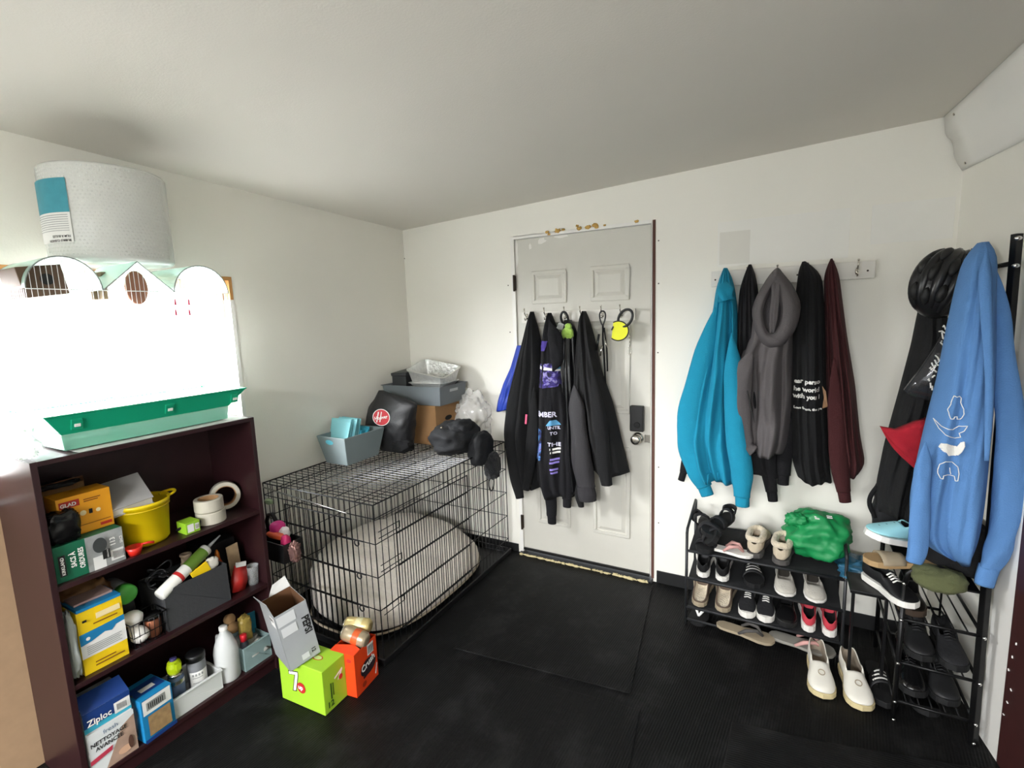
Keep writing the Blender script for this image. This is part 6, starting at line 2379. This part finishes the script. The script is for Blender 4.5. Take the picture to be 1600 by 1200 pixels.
# ---- helmet
hm = thing('bike_helmet', 'matte black bicycle helmet hanging by the right wall', 'helmet', (2.895, -.31, 1.57))
HB = mat('helmet_black', '#1b1b1d', rough=.32, var=.08)
HZA = Vector((-.50, -.80, .34)).normalized()
HYA = Vector((.30, .10, .95))
HYA = (HYA - HZA * HYA.dot(HZA)).normalized()
HXA = HYA.cross(HZA)
HM = Matrix((HXA, HYA, HZA)).transposed().to_4x4()
HM.translation = (2.905, -.315, 1.655)
mb = MB()
rings_ = []
for i in range(13):
    v = math.radians(-12 + 102 * i / 12)
    rings_.append([HM @ Vector((.098 * math.cos(v) * math.cos(u), .128 * math.cos(v) * math.sin(u) * (1.0 if math.sin(u) > 0 else 1.08), .108 * math.sin(v))) for u in np.linspace(0, 2 * math.pi, 36, endpoint=False)])
inner = [[HM @ Vector((.084 * math.cos(v) * math.cos(u), .114 * math.cos(v) * math.sin(u), .092 * math.sin(v) - .004)) for u in np.linspace(0, 2 * math.pi, 36, endpoint=False)] for v in (math.radians(-12), math.radians(30), math.radians(60), math.radians(89))]
mb.ring_loft(list(reversed(rings_)), True, False)
mb.ring_loft([rings_[0], inner[0], inner[1], inner[2], inner[3]], False, True)
shell = mb.build('shell', HB, hm, world=True, smooth=True)
# raised ribs with dark vents between them
for k, u0 in enumerate((-.75, -.25, .25, .75)):
    mb = MB()
    pts_, rr_ = [], []
    for q in np.linspace(-1.25, 1.15, 16):
        lon = math.sin(u0) * .093 * math.cos(q * .8)
        pts_.append(HM @ Vector((lon, math.sin(q) * .122, math.cos(q) * math.cos(u0) * .102)))
        rr_.append(.019 * (.35 + .65 * math.cos(q * .95)))
    mb.tube(pts_, rr_, 8)
    mb.build('rib', HB, hm, world=True, smooth=True)
for k, (u0, q0) in enumerate(((-.5, -.55), (-.5, .25), (0, -.7), (0, .05), (0, .7), (.5, -.55), (.5, .25))):
    mb = MB()
    pts_ = [HM @ Vector((math.sin(u0) * .101 * math.cos(q * .8), math.sin(q) * .131, math.cos(q) * math.cos(u0) * .110 + .001)) for q in np.linspace(q0 - .28, q0 + .28, 7)]
    mb.tube(pts_, [.003, .011, .015, .017, .015, .011, .003], 8)
    mb.build('vent', BLACKINK, shell, world=True, smooth=True)
mb = MB()
bp_ = at(1487, 398, 'y', -.375)
mb.lathe([(.012, 0), (.012, .002), (.001, .002)], 18, Matrix.Translation(bp_) @ Euler((math.radians(65), 0, math.radians(-10))).to_matrix().to_4x4())
bd_ = mb.build('round_badge', YEL, hm, world=True)
mb = MB()
mb.lathe([(.004, .0021), (.001, .0026)], 10, Matrix.Translation(bp_) @ Euler((math.radians(65), 0, math.radians(-10))).to_matrix().to_4x4())
mb.build('badge_centre', BLACKINK, bd_, world=True)
for k in (0, 1):
    mb = MB()
    mb.tube([HM @ Vector((.06 * (1 - 2 * k), .03, 0)), HM @ Vector((.04 * (1 - 2 * k), .0, -.06)), HM @ Vector((0, -.01, -.12))], .004, 6)
    mb.build('chin_strap', BLACKC, hm, world=True, smooth=True)

# ---- coats on the hall tree
t = thing('black_long_coat', 'long black fleece coat hanging below the bicycle helmet', 'coat', (2.85, -.28, .70))
drape(t, 'body', [(455, 1452, 1478, .04), (480, 1440, 1486, .07), (540, 1428, 1488, .10), (620, 1407, 1478, .11), (700, 1385, 1462, .11), (770, 1371, 1446, .10), (806, 1374, 1432, .09)], -.30, -.235, cloth('black_fleece_coat', '#121213'), seed=81, folds=2.2, amp=.014)

t = thing('lettered_plastic_bag', 'clear black plastic bag with white brush lettering on the coat', 'bag', (2.88, -.44, 1.15))
FILM = mat('dark_clear_film', '#3a3a3d', rough=.12, alpha=.62, var=.2)
oc = [at(a, b_, 'y', -.43) for a, b_ in ((1484, 500), (1462, 540), (1432, 585), (1413, 610), (1422, 618), (1458, 628), (1492, 632), (1500, 560))]
mb = MB()
cen = sum(oc, Vector()) / len(oc)
fr_ = [Vector((p.x, p.y - .004, p.z)) for p in oc]
bk_ = [Vector((p.x, p.y + .02, p.z)) for p in oc]
inn = [cen + (p - cen) * .6 + Vector((0, -.022, 0)) for p in oc]
mb.ring_loft([bk_, fr_, inn])
mb.build('bag_film', FILM, t, world=True, smooth=True)
mb = MB()
rr = random.Random(6)
for (cx_, cy_, n_) in ((1470, 522, 7), (1458, 572, 10)):
    for k in range(n_):
        a_ = at(cx_ - 6 + rr.uniform(0, 14) - k * .6, cy_ - 16 + k * 5 + rr.uniform(-3, 3), 'y', -.470)
        b2 = at(cx_ - 2 + rr.uniform(0, 14) - k * .6, cy_ - 14 + k * 5 + rr.uniform(-5, 5), 'y', -.470)
        mb.tube([a_, a_.lerp(b2, .5) + Vector((0, 0, rr.uniform(-.008, .008))), b2 + Vector((0, 0, -.008))], .0026, 5)
mb.build('brush_lettering', WHITEINK, t, world=True)['kind'] = 'stuff'

t = thing('red_bandana', 'red patterned cloth bag poking out behind the blue sweatshirt', 'cloth', (2.84, -.50, .95))
REDC = cloth('red_bandana', '#a11526', var=.35, vscale=25)
oc = [at(a, b_, 'y', -.50) for a, b_ in ((1376, 668), (1400, 672), (1430, 660), (1452, 654), (1452, 700), (1440, 738), (1425, 722), (1400, 700))]
cen = sum(oc, Vector()) / len(oc)
mb = MB()
mb.ring_loft([[p + Vector((0, .03, 0)) for p in oc], oc, [cen + (p - cen) * .75 + Vector((0, -.02, 0)) for p in oc], [cen + (p - cen) * .3 + Vector((0, -.012, 0)) for p in oc]])
mb.build('cloth_body', REDC, t, world=True, smooth=True)
limb(t, 'rolled_edge', [oc[0], oc[7], oc[6], oc[5]], [.004, .008, .010, .008], REDC, seed=3, amp=.15)

BLUC = cloth('denim_blue_fleece', '#5c8ac2', var=.05)
t = thing('blue_sweatshirt', 'denim blue sweatshirt with white animal drawings on hall tree', 'sweatshirt', (2.93, -.60, .62))
YS = -.66
o, fr = drape(t, 'body', [(375, 1540, 1558, .03), (384, 1528, 1568, .06), (400, 1516, 1570, .08), (450, 1502, 1568, .10), (520, 1487, 1567, .115), (590, 1474, 1566, .12), (660, 1456, 1562, .125), (720, 1442, 1556, .125), (790, 1428, 1550, .12), (840, 1428, 1542, .11), (872, 1450, 1532, .09), (885, 1485, 1525, .07)], YS, -.575, BLUC, seed=91, folds=1.6, amp=.008)
limb(t, 'sleeve', [at(1556, 420, 'y', -.62), at(1566, 520, 'y', -.63), at(1576, 640, 'y', -.64), at(1576, 760, 'y', -.645), at(1562, 845, 'y', -.645), at(1545, 888, 'y', -.645)], [.018, .026, .034, .040, .036, .026], BLUC, flat=.8, seed=93, amp=.10)
limb(t, 'cuff', [at(1546, 884, 'y', -.645), at(1541, 900, 'y', -.645), at(1537, 914, 'y', -.645)], [.027, .026, .025], BLUC, flat=.7, seed=94, amp=.03, ribs=1, n=28, steps=3)
limb(t, 'sleeve', [at(1446, 690, 'y', -.69), at(1441, 740, 'y', -.70), at(1437, 800, 'y', -.70), at(1434, 850, 'y', -.70), at(1428, 878, 'y', -.70)], [.016, .024, .028, .028, .024], BLUC, flat=.7, seed=95, amp=.10)
limb(t, 'seam_fold', [at(1542, 385, 'y', -.70), at(1540, 450, 'y', -.735), at(1546, 600, 'y', -.745), at(1542, 720, 'y', -.745)], [.008, .016, .012, .006], BLUC, flat=.6, seed=97, amp=.1)


def line_art(strokes, name):
    mb = MB()
    for st_ in strokes:
        pts_ = []
        for a, b_ in st_:
            p = at(a, b_, 'y', YS - .05)
            pts_.append(Vector((p.x, fr(p.x, p.z) - .009, p.z)))
        fine = []
        for k in range(len(pts_) - 1):
            for q in range(4):
                p = pts_[k].lerp(pts_[k + 1], q / 4)
                p.y = fr(p.x, p.z) - .006
                fine.append(p)
        fine.append(pts_[-1])
        mb.tube(fine, .0014, 5)
    return mb.build(name, WHITEINK, t, world=True)


line_art([[(1490, 622), (1492, 619), (1496, 621), (1501, 620), (1504, 623), (1503, 630), (1507, 640), (1507, 648), (1504, 654), (1502, 656), (1497, 656), (1497, 652), (1492, 652), (1491, 655), (1486, 655), (1484, 649), (1483, 641), (1487, 632), (1490, 622)]], 'bear_drawing')
line_art([[(1467, 660), (1474, 668), (1482, 671), (1490, 672), (1500, 667), (1512, 666), (1507, 674), (1500, 678), (1502, 684), (1494, 686), (1487, 684), (1478, 680), (1471, 672), (1467, 660)]], 'bird_drawing')
fx = [(1469, 700), (1472, 694), (1480, 694), (1488, 697), (1497, 699), (1502, 692), (1507, 690), (1508, 698), (1504, 706), (1498, 712), (1492, 714), (1484, 714), (1480, 708), (1474, 706)]
scan = []
for yy in np.arange(691, 714.5, 1.1):
    xs_ = []
    for k in range(len(fx)):
        (xa, ya), (xb, yb) = fx[k], fx[(k + 1) % len(fx)]
        if (ya <= yy) != (yb <= yy):
            xs_.append(xa + (xb - xa) * (yy - ya) / (yb - ya))
    xs_.sort()
    for k in range(0, len(xs_) - 1, 2):
        scan.append([(xs_[k], yy), ((xs_[k] + xs_[k + 1]) / 2, yy), (xs_[k + 1], yy)])
line_art(scan, 'fox_drawing')['kind'] = 'stuff'
line_art([[(1466, 735), (1469, 726), (1478, 722), (1490, 724), (1498, 731), (1500, 742), (1498, 753), (1494, 753), (1493, 746), (1482, 744), (1475, 744), (1474, 749), (1470, 748), (1466, 740), (1466, 735)], [(1486, 733), (1488, 743)]], 'buffalo_drawing')
